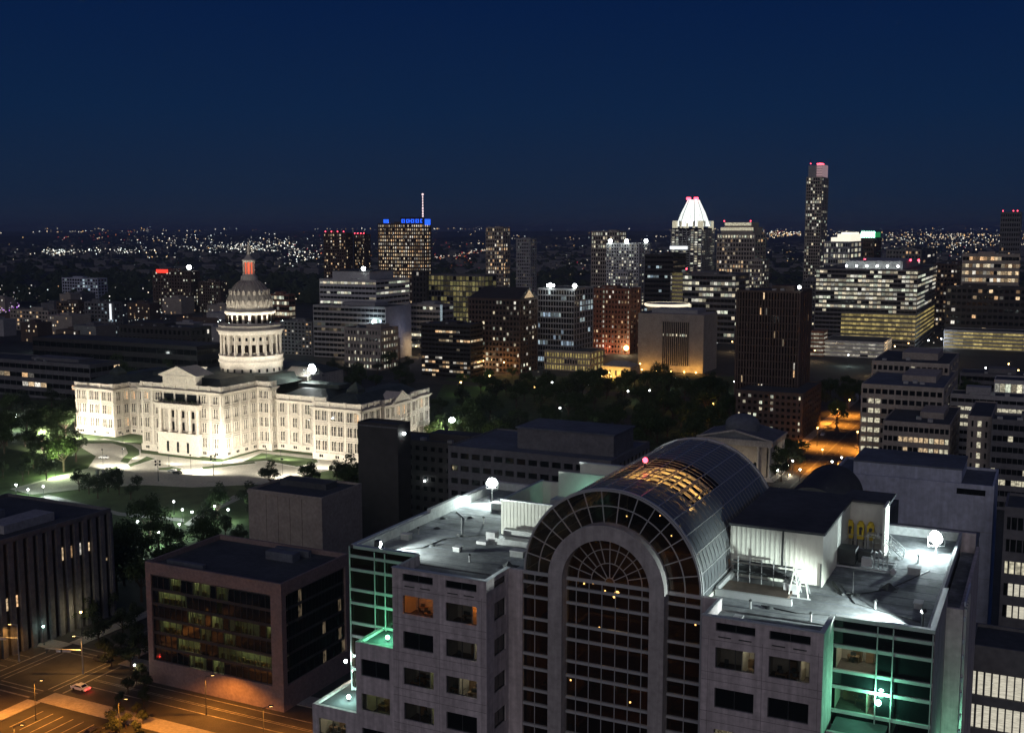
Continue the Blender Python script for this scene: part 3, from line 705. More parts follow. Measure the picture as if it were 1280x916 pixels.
# right end: stepped side walls
wl.box(58.45,58.9,6.1,20,ZB,ZP); wl.box(58.91,60.6,19,19.5,ZB,66.2); wl.box(60.2,60.6,19.51,46,ZB,66.2)
wl.box(54.9,55.35,.3,Y0-.02,ZB,56.6); wl.box(49.75,54.89,.3,.7,ZB,58.1)
wl.box(XL,XL+.45,6.2,YE,ZB,ZP-.02); wl.box(XL+.46,60.1,YE-.5,YE,ZB,ZP-.03)
wl.build('wall', M['precast'], tw)
lo = MB(); lo.box(55.36,58.44,.35,.8,ZB,55.9); lo.build('lower_glazing', M['glassbrown'], tw)
# thin ledges below the top windows
lg = MB()
for x0 in (0, 37.1):
    for c in (LC if x0 == 0 else RC):
        for q in (.3, 2.4): lg.box(x0+c[0]+q, x0+c[0]+q+1.3, -.10, -.002, 66.0, 66.09)
lg.build('ledge', M['darksteel'], tw)
jb = MB()
for x0, x1 in ((0,12.35),(37.1,49.3)):
    for r_ in WROWS[1:]: jb.box(x0+.01,x1-.01,-.004,-.001,r_[1]+.72,r_[1]+.77); jb.box(x0+.01,x1-.01,-.004,-.001,r_[0]-.55,r_[0]-.5)
    for xx in (.7,6.25,11.75): jb.box(x0+xx-.02,x0+xx+.02,-.006,-.0041,20,66)
jb.build('panel_joint', M['joint'], tw)['kind'] = 'stuff'
# roof deck, dark core behind the panes, parapets
rd = MB(); rd.box(.45,11.9,.5,Y0-.02,ZR-.4,ZR); rd.box(37.56,49.25,.5,Y0-.02,ZR-.4,ZR); rd.box(XL+.46,14.1,Y0+.55,YE-.52,ZR-.401,ZR-.001); rd.box(35.5,58.4,Y0+.55,YE-.52,ZR-.401,ZR-.001); rd.box(58.46,60.15,20.05,YE-.52,65,65.4)
rd.build('roof', M['gravel'], tw)
co = MB(); co.box(.9,11.8,3.9,Y0,ZB,ZR-.5); co.box(37.8,48.7,3.9,Y0,ZB,ZR-.5); co.box(-4.6,-.2,3.9,Y0+.5,ZB,57.3); co.box(-11.2,-5.5,3.9,Y0+.5,ZB,48.4)
co.box(XL+.6,13.9,Y0+.9,YE-.6,ZB,ZR-.5); co.box(35.8,58.3,Y0+3.8,YE-.6,ZB,ZR-.5)
co.build('core', M['black'], tw)
se = MB()
for k in range(14): se.box(XL+.9,13.6,7.4+k*2.75,7.48+k*2.75,ZR,ZR+.018)
for k in range(9): se.box(35.7,57.9,7.4+k*2.75,7.48+k*2.75,ZR,ZR+.018)
for k in range(5): se.box(37.7,48.8,1.6+k*.9,1.66+k*.9,ZR,ZR+.018) if k % 2 else None
se.build('membrane_seam', M['roofblue'], tw)['kind'] = 'stuff'
cb_ = MB()
for pts in ([(-6,9),(-3,12),(-2.5,17),(1,20.5),(2.8,22)],[(-8,30),(-5,27),(-1.2,19.5)],[(49.3,17),(52.5,20.5),(56,30)],[(41,9),(45,8.2),(50,9.5),(57,8)],[(47.5,20),(50,14),(57,11)]):
    for k in range(len(pts)-1): cb_.bar((*pts[k],ZR+.06),(*pts[k+1],ZR+.06),.09)
cb_.build('cable', M['darksteel'], tw)['kind'] = 'stuff'
pp = MB()
pp.box(.46,11.9,.46,.72,ZR,ZP-.05); pp.box(37.56,48.85,.46,.72,ZR,ZP-.05)
pp.box(XL+.46,XL+.8,6.2,YE-.5,ZR,ZP-.04); pp.box(XL+.81,14,YE-.85,YE-.51,ZR,ZP-.05); pp.box(XL+.3,XL+.9,24,33,ZP,ZP+.5)
pp.box(58.1,58.44,6.3,YE-.5,ZR,ZP-.05); pp.box(36,58.1,YE-.85,YE-.51,ZR,ZP-.05)
pp.box(.1,.44,.46,Y0,ZP+.001,ZP+.08); pp.box(37.14,37.5,.46,Y0,ZP+.001,ZP+.08)
pp.build('parapet', M['parapet'], tw)
cpn = MB()
for x0, x1 in ((-.06,12.42),(37.04,49.36)): cpn.box(x0,x1,-.08,.5,ZP+.002,ZP+.10)
cpn.box(11.9,12.42,.51,Y0+.4,ZP+.002,ZP+.10); cpn.box(48.85,49.36,.51,Y0,ZP+.002,ZP+.10); cpn.box(XL-.06,XL+.5,5.9,YE+.05,ZP+.003,ZP+.10)
cpn.box(XL+.51,-.01,Y0-.12,Y0+.5,ZP-.3,ZP+.09); cpn.box(49.37,58.95,Y0-.12,Y0+.5,ZP-.3,ZP+.09); cpn.box(58.4,58.95,Y0+.51,20,ZP+.003,ZP+.09)
cpn.build('coping', M['alu'], tw)
# corner curtain walls (left and right) with pale bands in pairs
BANDS = []
z = 66.9
while z > 20: BANDS += [z, z-1.72]; z -= 4.3
def curtain(x0, x1, y, z0, z1, mulls, panem):
    cw = link('curtain_wall', None, tw)
    bn = MB()
    for zb in BANDS:
        if z0 < zb-.3 and zb < z1: bn.box(x0, x1, y-.22, y+.1, zb-.34, zb)
    bn.build('band', M['alu'], cw)
    for m_ in mulls: MB().box(m_-.06, m_+.06, y-.33, y-.221, z0, z1-.35).build('mullion', M['mullion'], cw)
    xs = [x0] + [m_ for m_ in mulls if x0+.2 < m_ < x1-.2] + [x1]
    zs = sorted([zb-.17 for zb in BANDS if z0 < zb-.3 and zb < z1] + [z0, z1-.31])
    for i in range(len(xs)-1):
        for j in range(len(zs)-1):
            m_ = panem(i, j, zs[j], zs[j+1]-zs[j])
            MB().quad((xs[i],y,zs[j]),(xs[i+1],y,zs[j]),(xs[i+1],y,zs[j+1]),(xs[i],y,zs[j+1])).build('pane', m_, cw)
    return cw
curtain(XL, 0, Y0, 49.3, ZP, [XL+.06,-5.9,-4.4], lambda i,j,z,h: M['glassbrown'])
curtain(49.3, 58.9, Y0, 30, ZP, [53.6,55.1,58.8], lambda i,j,z,h: M['clearpane'] if (i == 0 and 57.5 < z < 64 and h > 2) else M['glassdark'])
room(49.6,53.5,62.5,65.1,Y0+.06,Y0+3.4,'fix_white',2,None,7); room(49.6,53.5,58.2,60.8,Y0+.06,Y0+3.4,'fix_white',1,.8,6)
gl = MB(); gl.box(XL-.02,XL+.08,Y0-.35,Y0-.23,49.3,ZP); gl.build('corner_post', M['alu'], tw)
tt = MB(); tt.box(-4.84,-.01,.46,Y0-.05,57.4,57.8); tt.build('terrace', M['roofdark'], tw)
tt = MB(); tt.box(-11.34,-5.31,.46,Y0+6,48.5,48.9); tt.build('terrace', M['roofdark'], tw)
tt = MB(); tt.box(49.8,54.88,.71,Y0-.05,57.1,57.5); tt.build('terrace', M['roofdark'], tw)
# far corner glazing strip at the right end
fcn = link('curtain_wall', None, tw)
q = MB()
for k in range(6): q.box(60.62+.0,60.9,20+k*1.1,20.5+k*1.1,30,66.0)
q.build('mullion', M['alu'], fcn)
q = MB()
for zb in BANDS: q.box(60.61,60.8,19.7,27,zb-.5,zb)
q.build('band', M['bluewall'], fcn)

# ---- the arch: concrete ring, glass face, vault
XC, ZS, RO = 24.8, 68.0, 10.5
ZL = 30.0
def arcpts(r, n, a0=180, a1=0): return [(XC + r*math.cos(R(a0+(a1-a0)*i/n)), ZS + r*math.sin(R(a0+(a1-a0)*i/n))) for i in range(n+1)]
ring = MB(); ro, ri = 6.85, 5.15
N = 30; po_, pi_ = arcpts(ro, N), arcpts(ri, N)
yf, yb = 4.3, 6.3
for i in range(N):
    (a,b),(c,d),(e,f_),(g_,h) = po_[i], po_[i+1], pi_[i+1], pi_[i]
    V = [(a,yf,b),(c,yf,d),(e,yf,f_),(g_,yf,h),(a,yb,b),(c,yb,d),(e,yb,f_),(g_,yb,h)]
    ring.add(V, [(0,3,2,1),(4,5,6,7),(0,1,5,4),(3,7,6,2)])
for s in (-1, 1):
    x0, x1 = sorted((XC+s*ro, XC+s*ri)); ring.box(x0,x1,yf,yb,ZL,ZS)
ring.build('arch_ring', M['precast2'], tw)
GY = 5.9
face = link('arch_glazing', None, tw)
def fbar(p, q, w=.10, y=GY-.07): return MB().bar((p[0],y,p[1]),(q[0],y,q[1]),w)
fm = MB()
def polar(r, a): return (XC + r*math.cos(R(a)), ZS + r*math.sin(R(a)))
def panequad(pts, m, par): return MB().add([(p[0],GY,p[1]) for p in pts], [tuple(range(len(pts)))]).build('pane', m, par)
for k in range(15):
    a0, a1 = 12*k, 12*(k+1)
    for r0, r1 in ((ro,8.7),(8.7,RO)):
        panequad([polar(r0,a0),polar(r1,a0),polar(r1,a0+6),polar(r1,a1),polar(r0,a1),polar(r0,a0+6)], M['glassbare'], face)
for k in range(16): fm.add(*[(lambda b_: (b_.v, b_.f))(fbar(polar(ro,12*k), polar(RO,12*k), .11))][0])
for r_ in (8.7, RO-.05):
    P = arcpts(r_, 45)
    for i in range(45): bb = fbar(P[i], P[i+1], .11 if r_ < 9 else .22); fm.add(bb.v, bb.f)
for k in range(12):
    a0, a1 = 15*k, 15*(k+1)
    panequad([polar(.55,a0),polar(2.2,a0),polar(2.2,a1),polar(.55,a1)], M['glassbare'], face)
    panequad([polar(2.2,a0),polar(3.8,a0),polar(3.8,a1),polar(2.2,a1)], M['glassbare'], face)
    panequad([polar(3.8,a0),polar(ri+.1,a0),polar(ri+.1,a1),polar(3.8,a1)], M['glassbare'], face)
for k in range(13):
    bb = fbar(polar(.5 if k % 2 == 0 else 2.2,15*k), polar(ri,15*k), .09); fm.add(bb.v, bb.f)
for r_ in (.55, 2.2, 3.8):
    P = arcpts(r_, 24)
    for i in range(24): bb = fbar(P[i], P[i+1], .09); fm.add(bb.v, bb.f)
fm.build('mullion', M['mullion'], face)
bd = MB(); ABANDS = [ZS-.02] + BANDS
XCOL = [(14.2,XC-ro,(15.75,)),(XC-ri,XC+ri,(20.9,22.45,24.0,25.6,27.15,28.7)),(XC+ro,35.4,(33.65,))]
for x0, x1, ml in XCOL:
    for zb in ABANDS:
        if zb > ZL: bd.box(x0, x1, GY-.30, GY+.05, zb-.30, zb)
    for m_ in ml: MB().box(m_-.045, m_+.045, GY-.36, GY-.301, ZL, ZS-.3).build('mullion', M['mullion'], face)
    xs = [x0] + list(ml) + [x1]; zs = sorted([zb-.15 for zb in ABANDS if zb > ZL] + [ZL])
    for i in range(len(xs)-1):
        for j in range(len(zs)-1):
            hh = zs[j+1]-zs[j]
            m_ = M['glassbare']
            panequad([(xs[i],zs[j]),(xs[i+1],zs[j]),(xs[i+1],zs[j+1]),(xs[i],zs[j+1])], m_, face)
bd.build('band', M['alu'], face)
MB().box(35.32,35.5,GY-.4,GY-.05,ZL,ZS).build('corner_post', M['alu'], face)
# vault: ribs, purlins, panes
vt = link('barrel_vault', None, tw)
Y1, Y2, NR, NP = 6.2, 40.0, 27, 15
ribm = MB(); P = arcpts(RO, 30)
P = [(XC-RO,ZS-2.2)] + P + [(XC+RO,ZS-2.2)]
for i in range(len(P)-1): ribm.bar((P[i][0],0,P[i][1]),(P[i+1][0],0,P[i+1][1]),.06)
ribm = ribm.mesh('rib', M['thinrib'])
ribe = MB()
for i in range(len(P)-1): ribe.bar((P[i][0],0,P[i][1]),(P[i+1][0],0,P[i+1][1]),.30)
ribe = ribe.mesh('rib', M['alu'])
dy = (Y2-Y1)/NR
for k in range(NR+1): link('rib', ribe if k in (0,NR) else ribm, vt, (0,Y1+k*dy,0))
purm = MB().box(-.05,.05,Y1,Y2,-.05,.05).mesh('purlin', M['alu'])
ang = [180*k/NP for k in range(NP+1)]
nodes = [(XC+RO*math.cos(R(a)), ZS+RO*math.sin(R(a))) for a in ang]
nodes = [(XC+RO,ZS-2.2)] + nodes + [(XC-RO,ZS-2.2)]
for x, z in nodes: link('purlin', purm, vt, (x,0,z))
# one pane mesh per strip, shared along the vault
cnt = 0; rest = MB()
for i in range(len(nodes)-1):
    (xa,za),(xb,zb) = nodes[i], nodes[i+1]
    pmesh = MB().quad((xa,0,za),(xb,0,zb),(xb,dy,zb),(xa,dy,za)).mesh('pane', M['vaultglass'])
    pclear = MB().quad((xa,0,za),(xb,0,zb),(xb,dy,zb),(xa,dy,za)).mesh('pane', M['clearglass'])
    for k in range(NR):
        if k < 17: link('pane', pclear if (5 <= i <= 10 and k > 4 + (i < 7)*1 and k < 15) else pmesh, vt, (0,Y1+k*dy,0))  # panes cleared in a patch so the amber glow shows there
        else: rest.quad((xa,Y1+k*dy,za),(xb,Y1+k*dy,zb),(xb,Y1+(k+1)*dy,zb),(xa,Y1+(k+1)*dy,za))
rest.build('pane', M['vaultglass'], vt)['kind'] = 'stuff'
ew = MB(); ew.add([(XC,Y2-.1,ZS-2.2)]+[(p[0],Y2-.1,p[1]) for p in [(XC-RO+.1,ZS-2.2)]+arcpts(RO-.1,30)+[(XC+RO-.1,ZS-2.2)]],[(0,k+1,k+2) for k in range(32)]); ew.build('end_wall', M['glassdark'], vt)
# inside the atrium: back wall, galleries, inner trusses, warm lamps
it = MB(); it.box(14.3,35.3,17,17.4,ZL,ZS+1); it.box(14.2,14.3,6.6,40,ZL,ZS-2.3); it.box(35.3,35.4,6.6,40,ZL,ZS-2.3); it.box(14.4,35.2,17.41,39.8,ZS-3,ZS-2.6)
it.build('atrium_wall', M['interior'], tw)
ga = MB(); ZG = [z_-1.4 for z_ in BANDS[::2] if z_ > 32]
for z_ in ZG: ga.box(14.4,19,10.5,16.9,z_-.4,z_); ga.box(30.5,35.2,10.5,16.9,z_-.4,z_); ga.box(19.01,30.49,14,16.9,z_-.4,z_)
ga.build('gallery', M['interior'], tw)
tr = MB()
for k in range(7):
    y = 12 + k*2.0; Pt = arcpts(RO-1.1, 20, 150, 22)
    for i in range(20): tr.bar((Pt[i][0],y,Pt[i][1]),(Pt[i+1][0],y,Pt[i+1][1]),.30)
for a in range(25, 150, 9):
    x, z = XC+(RO-1.1)*math.cos(R(a)), ZS+(RO-1.1)*math.sin(R(a)); tr.bar((x,11.5,z),(x,24.5,z),.24)
tr.build('inner_truss', M['whitemetal'], tw)
def gl_lamp(x, y, z, p, c=(1,.55,.2), r=.22, em='sod'):
    o = link('pendant_lamp', MB().ball((0,0,0), r).mesh('pendant_lamp', E_[em]), tw, (x,y,z)); lamp(o, (0,0,-.5), p, c, .3)
for x_, y_, z_, p_ in ((29.4,13.5,72.0,900),(29.0,18,72.0,900),(26.0,19.5,72.6,800),(23.0,16,73,600)):
    o = link('uplight', MB().ball((0,0,0),.08).mesh('uplight', E_['sod']), tw, (x_,y_,z_)); lamp(o, (0,0,.4), p_*4.2, (1,.50,.12), .15, 120, (0.1,0,3))
gl_lamp(31.2, 15.0, 75.0, 60)
gl_lamp(24.3, 9.5, 65.6, 60, (1,.8,.5), .3, 'sod'); gl_lamp(23.9, 9.7, 65.1, 20, (1,.8,.5), .18, 'sod')
for x, z in ((20.6,66.5),(21.7,66.7),(23.2,66.0),(33.9,63.7),(19,54.6),(17,53.6)): link('pendant_lamp', MB().ball((0,0,0),.11).mesh('pendant_lamp', E_['sod']), tw, (x,8.6,z))
for x, z, p_ in ((21,60,16),(28,57,14),(25,51.5,46),(32.5,61,12),(17,56,10)): gl_lamp(x, 12.5, z, p_, (1,.50,.20), .12)
pl = MB()                                            # lit indoor trees on a gallery
for cx, cz in ((20.3,53.2),(24.2,53),(27.8,53.3),(28.9,53.0)):
    for i in range(90):
        c = Vector((cx+trng.gauss(0,.5), 12.5+trng.gauss(0,.4), cz+trng.gauss(0,.5))); pl.quad(*[c+Vector((trng.uniform(-.2,.2),trng.uniform(-.2,.2),trng.uniform(-.2,.2))) for _ in range(4)])
pl.build('indoor_foliage', M['leaflight'], tw)['kind'] = 'stuff'
# ------------------------------------------------------------------ on the roof of the near tower
def tthing(name, label, cat, x, y, z=ZR, group=None): return thing(name, label, cat, tl(x,y,z), -GA, group)
def ribbed(b, x0, x1, y, z0, z1, pitch=.55, ax='x', d=.05):
    n = int((x1-x0)/pitch)
    for i in range(n):
        c = x0 + (i+.5)*(x1-x0)/n
        if ax == 'x': b.box(c-.09,c+.09,y-d,y-.001,z0,z1)
        else: b.box(y+.001,y+d,c-.09,c+.09,z0,z1)
# right penthouse (white ribbed box, dark roof) with its alcove
ph = tthing('roof_penthouse', 'white ribbed plant room with a dark flat roof right of the glass vault', 'plant room', 33.5, 18.2)
b = MB(); b.box(1.6,12.2,0,9.2,0,6.0); b.box(1.6,12.2,9.2,20,0,6.0); ribbed(b,1.6,12.2,0,.02,5.98); ribbed(b,0,9.2,12.2,.02,5.98,ax='y'); b.build('wall', M['whitemetal'], ph)
b = MB(); b.box(1.4,12.4,-.2,20.2,6.01,6.3); b.build('roof', M['roofdark'], ph)
b = MB(); b.box(7.6,7.8,-.12,-.051,1.8,6.0); b.box(12.0,12.15,-.35,-.2,0.2,2.8); b.box(9.4,12.15,-.35,-.2,.05,.2); b.build('downpipe', M['darksteel'], ph)
al = tthing('roof_alcove', 'white alcove walls sheltering yellow tanks on the roof', 'plant room', 44.9, 30.0)
b = MB(); b.box(-.2,5.2,6.5,6.8,0,6.0); b.box(5.2,5.5,3.0,6.8,0,6.4); ribbed(b,0,5.1,6.5,.02,5.95,.5); b.build('wall', M['whitemetal'], al)
MB().box(-.3,5.6,6.0,12,6.01,6.25).build('roof', M['roofdark'], al)
for k, (x, lb) in enumerate(((45.9,'yellow machine cabinet beside the plant room wall'),(47.2,'middle yellow machine cabinet with a dark dial'),(48.4,'yellow machine cabinet beside the alcove corner'))):
    t = tthing('machine_cabinet', lb, 'cabinet', x, 35.4, ZR, 'yellow machine cabinets in the roof alcove')
    b = MB(); b.box(-.42,.42,-.3,.3,1.5,3.4); b.lathe([(.34,3.4),(.34,3.65),(.2,3.8)], 10); b.build('body', M['yellow'], t)
    b = MB(); b.box(-.45,-.35,-.25,.25,0,1.6); b.box(.35,.45,-.25,.25,0,1.6); b.build('leg', M['darksteel'], t)
    b = MB(); b.lathe([(.22,0),(.22,.08),(.01,.1)], 10); o = b.build('dial', M['darksteel'], t); o.location = (.05,-.31,2.9); o.rotation_euler = (R(90),0,0)
    b = MB(); b.box(-.15,.15,-.31,-.301,2.1,2.7); b.build('hatch', M['black'], t)
rl = tthing('guard_rail', 'grey guard rail in front of the yellow cabinets', 'railing', 45.0, 33.6)
b = MB()
for z in (1.0, 1.7, 2.4): b.box(0,5,-.03,.03,z-.03,z+.03)
for k in range(6): MB().box(k*1.0-.03,k*1.0+.03,-.04,.04,0,2.5).build('post', M['steel'], rl)
b.build('rail', M['steel'], rl)
sk = tthing('chiller_skid', 'dark chiller skid with pipes and pale control box', 'chiller', 45.6, 27.5)
b = MB(); b.box(.2,2.2,.2,2.6,.3,2.1); b.box(2.3,3.8,1.6,3.0,.3,1.7); b.build('body', M['darksteel'], sk)
b = MB(); b.box(3.0,4.2,-.3,.6,.4,1.4); b.build('control_box', M['pale'], sk)
b = MB(); b.box(0,6.6,-.6,-.4,.1,.3); b.box(0,6.6,3.2,3.4,.1,.3); b.box(0,.2,-.4,3.2,.1,.3); b.box(6.4,6.6,-.4,3.2,.1,.3); b.build('base_frame', M['alu'], sk)
b = MB()
for k in range(5): b.bar((.4+k*.9,2.8,1.2+.3*(k%3)),(5.8,2.7-.4*k,.9+.3*(k%2)),.16,sides=6)
for k in range(4): b.bar((4.4+k*.5,.2,.3),(4.4+k*.5,.4,2.2+.2*(k%2)),.15,sides=6); b.bar((4.4+k*.5,.4,2.2+.2*(k%2)),(4.4+k*.5,2.8,1.4),.15,sides=6)
b.build('pipe', M['steel'], sk)
b = MB(); b.lathe([(.3,0),(.42,.4),(.1,.7)], 10); o = b.build('vent_cap', M['pale'], sk); o.location = (6.7,-.9,.1)
stw = tthing('stair', 'white steel stair from the roof up to the alcove', 'stair', 50.2, 34.2)
for k in range(9): MB().box(-.5+k*.32,-.22+k*.32,-.5,.5,2.6-k*.28,2.66-k*.28).build('tread', M['steel'], stw)
b = MB()
for y in (-.55,.55): b.bar((-.7,y,2.7),(2.4,y,.05),.12); b.bar((-.7,y,3.7),(2.4,y,1.05),.07); b.bar((2.4,y,.05),(2.4,y,1.05),.07); b.bar((-.7,y,2.7),(-.7,y,3.7),.07); b.bar((.8,y,1.5),(.8,y,2.4),.06)
b.box(-2.0,-.51,-.6,.6,2.6,2.68); b.box(-1.95,-1.85,-.55,-.45,0,2.6); b.box(-1.95,-1.85,.45,.55,0,2.6)
b.build('stringer', M['alu'], stw)
# pipe run and screen beside the vault, window washing rig
pr = tthing('pipe_rack', 'row of horizontal pipes on posts beside the glass vault', 'pipes', 36.0, 15.6)
b = MB()
for z, y in ((1.5,0),(2.2,.15),(2.5,.6)): b.bar((0,y,z),(6.8,y,z-.05),.24,sides=6)
b.build('pipe', M['darksteel'], pr)
for k in range(5): MB().box(.7+k*1.35,.78+k*1.35,-.1,.0,0,3.2).build('post', M['alu'], pr)
b = MB(); b.box(0,6.8,.8,1.2,.9,1.9); b.build('duct', M['darksteel'], pr)
wellb = tthing('roof_well', 'brown sunken roof well beside the vault base', 'roof well', 35.6, 10.6)
b = MB(); b.box(.3,7.6,.2,4.6,.001,.35); b.build('membrane', M['duct'], wellb)
b = MB(); b.box(0,8.4,-.5,-.1,.01,.75); b.box(0,8.4,-.09,.19,.01,.35); b.box(-.1,.2,.2,10,.01,.9); b.build('kerb', M['alu'], wellb)
b = MB(); b.box(-.35,-.15,-3.2,12,.02,.5); b.build('gutter', M['whitemetal'], wellb)
rg = tthing('davit_frame', 'white A-shaped davit frame on the roof edge of the plant room', 'frame', 43.4, 13.2)
for x in (.2, 1.2):
    b = MB(); b.bar((x-.6,0,.05),(x,0,3.3),.12); b.bar((x+.6,0,.05),(x,0,3.3),.12); b.bar((x-.3,0,1.5),(x+.3,0,1.5),.08); b.build('leg', M['whitemetal'], rg)
b = MB(); b.bar((.2,0,3.3),(1.2,0,3.3),.10); b.bar((.2,0,3.3),(.6,2.2,.05),.10); b.bar((1.2,0,3.3),(1.5,2.2,.05),.10); b.box(-.7,2.0,-.08,.08,.0,.12); b.build('brace', M['alu'], rg)
bx_ = tthing('roof_hatch', 'small pale box hatch at the end of the pipe rack', 'hatch', 42.2, 14.4)
b = MB(); b.box(0,1.6,0,1.2,0,1.1); b.build('body', M['pale'], bx_); MB().box(-.1,1.7,-.1,1.3,1.11,1.22).build('lid', M['steel'], bx_)
b = MB(); b.lathe([(.45,0),(.45,.9),(.3,1.0)], 12); o = b.build('elbow_duct', M['steel'], bx_); o.location = (.8,.6,1.3); o.rotation_euler = (R(60),0,R(40))
# vent pipes, antenna posts, drains
for x, y, lb in ((-1.2,19.1,'thin antenna post on the left roof'),(49.3,17.0,'thin antenna post on the right roof')):
    t = tthing('antenna_post', lb, 'antenna', x, y)
    MB().bar((0,0,0),(0,0,2.6),.07,sides=6).build('mast', M['steel'], t); b = MB(); b.prism([(-.7,-.1),(.7,-.1),(.7,.1),(-.7,.1)],.02,.22); b.prism([(-.1,-.7),(.1,-.7),(.1,-.11),(-.1,-.11)],.02,.22); b.build('foot', M['darksteel'], t)
for x, y, lb in ((52.6,21.0,'low dark pyramid vent on the right roof'),(10.4,9.6,'low dark pyramid vent by the glass arch')):
    t = tthing('roof_vent', lb, 'vent', x, y); MB().lathe([(.9,0),(.8,.1),(.12,.7),(.01,.72)],4).build('hood', M['darksteel'], t); MB().box(-1,1,-1,1,-.001,.05).build('flashing', M['roofdark'], t)
for x, y in ((-2.4,13.5),(-6.0,21),(-4.6,28),(42.0,8.6),(-7.9,26)):
    t = tthing('roof_drain', 'small dark drain cap on the gravel roof', 'drain', x, y, ZR, 'roof drains'); MB().lathe([(.5,0),(.35,.12),(.15,.22),(.01,.23)],10).build('dome', M['darksteel'], t)
dt = tthing('roof_duct', 'dark fallen pipe lying across the right roof', 'pipe', 47.2, 15.6); b = MB(); b.bar((-.6,4.6,.2),(1.2,.6,.16),.34,sides=6); b.build('pipe', M['darksteel'], dt); 
# left enclosure beside the vault
le = tthing('roof_enclosure', 'open-topped white plant enclosure left of the glass vault', 'plant room', 3.0, 22.4)
b = MB(); b.box(0,11.2,0,.3,0,4.6); b.box(0,.3,.3,13,0,4.6); b.box(.3,11.2,12.7,13,0,4.6); ribbed(b,0,11.2,0,.02,4.58,.5); b.build('wall', M['whitemetal'], le)
b = MB(); b.box(-.05,11.2,-.08,.35,4.61,4.75); b.box(-.05,.35,.36,13.05,4.61,4.75); b.build('coping', M['alu'], le)
b = MB(); b.box(3,11,12.1,12.5,.4,6.4); b.build('back_wall', M['whitemetal'], le)
b = MB(); b.box(4,5.8,7,9.2,.3,3.6); b.box(7.2,9.6,6.6,9.6,.3,3.9); b.lathe([(.8,3.9),(.8,4.4),(.01,4.5)],14,(8.4,8.1)); b.build('fan_unit', M['alu'], le)
lamp(le, (8.6,9.9,3.2), 170, (.35,1,.75), .2); link('work_lamp', MB().ball((0,0,0),.14).mesh('work_lamp', E_['cool']), le, (8.6,10.4,3.0))
bw = tthing('roof_screen', 'bright white screen wall behind the left plant enclosure', 'screen', 6.6, 41)
MB().box(0,7.6,0,.3,0,6.4).build('panel', M['whitemetal'], bw); b = MB(); b.box(-.1,7.7,-.12,.4,6.41,6.6); b.build('coping', M['alu'], bw)
u = tthing('air_unit', 'low grey air handling units below the left enclosure', 'air unit', 4.6, 17.6)
MB().box(0,4.8,2.2,3.2,.4,1.5).build('body', M['steel'], u); MB().box(-1.7,-.4,.6,1.7,.2,1.3).build('body', M['pale'], u); MB().box(-2.2,-.8,-1.2,-.2,.1,.5).build('tray', M['pale'], u); MB().box(0,6.4,-.2,1.2,.1,.9).build('duct', M['steel'], u)
for x, y, w_, d_, h_, lb in ((-7.6,14.2,1.2,.9,.7,'small grey curb box on the left roof near the parapet'),(1.2,12.4,.9,.9,.5,'small pale hatch in the middle of the left roof'),(-4.2,33.5,1.6,1.1,.9,'grey box vent toward the back of the left roof'),(53.8,27.5,1.4,1.0,.8,'grey box vent near the right floodlight'),(55.9,15.2,.8,1.2,.6,'small grey box by the right parapet'),(39.6,3.0,.8,.8,.4,'small pale hatch at the front of the right roof'),(8.6,13.6,1.8,1.2,.7,'grey box below the left plant enclosure')):
    t = tthing('roof_box', lb, 'vent', x, y); MB().box(0,w_,0,d_,0,h_).build('curb', M['steel'], t); MB().box(-.08,w_+.08,-.08,d_+.08,h_+.001,h_+.1).build('lid', M['pale'], t)
for x, y in ((-1.5,26),(-6.8,17.4),(5.2,9.4),(46.8,6.4),(52.2,13.4),(54.4,33.0),(40.2,7.6)):
    t = tthing('vent_pipe', 'thin capped vent pipe on the gravel roof', 'pipe', x, y, ZR, 'thin vent pipes on the roof'); MB().lathe([(.12,0),(.1,.1),(.1,.9)],8).build('pipe', M['steel'], t); MB().lathe([(.2,.85),(.2,.95),(.01,1.08)],8).build('cap', M['darksteel'], t)
# rear dark barrel roof and rear roofs
rb_ = tthing('barrel_roof', 'dark barrel roof rising at the back of the tower', 'roof', 37.4, 60, 0)
b = MB(); b.lathe([(4.7,-12),(4.7,6)], 24, (0,0), 0, R(0), R(180)); b.add([(0,0,-12)],[])
o = b.build('shell', M['black'], rb_); o.rotation_euler = (R(90),0,0); o.location = (0,0,65.3)
b = MB(); b.add([(0,0,6)] + [(4.7*math.cos(R(k*7.5)),4.7*math.sin(R(k*7.5)),6) for k in range(25)], [(0,k+1,k+2) for k in range(24)]); o = b.build('end_wall', M['black'], rb_); o.rotation_euler = (R(90),0,0); o.location = (0,0,65.3)
MB().box(-12,10,-6,12,0,65.3).build('base', M['roofdark'], rb_); MB().box(3,7,-5,-3,65.3,66.9).build('vent_box', M['roofblue'], rb_)
rr_ = tthing('rear_wing', 'dark flat roofed rear wing between the tower and the barrel roof', 'building', 30, 47, 0)
MB().box(-12,30,0,8.5,0,65.4).build('wall', M['roofdark'], rr_); MB().box(-12.1,30.1,-.1,8.6,65.41,65.7).build('roof', M['roofblue'], rr_)

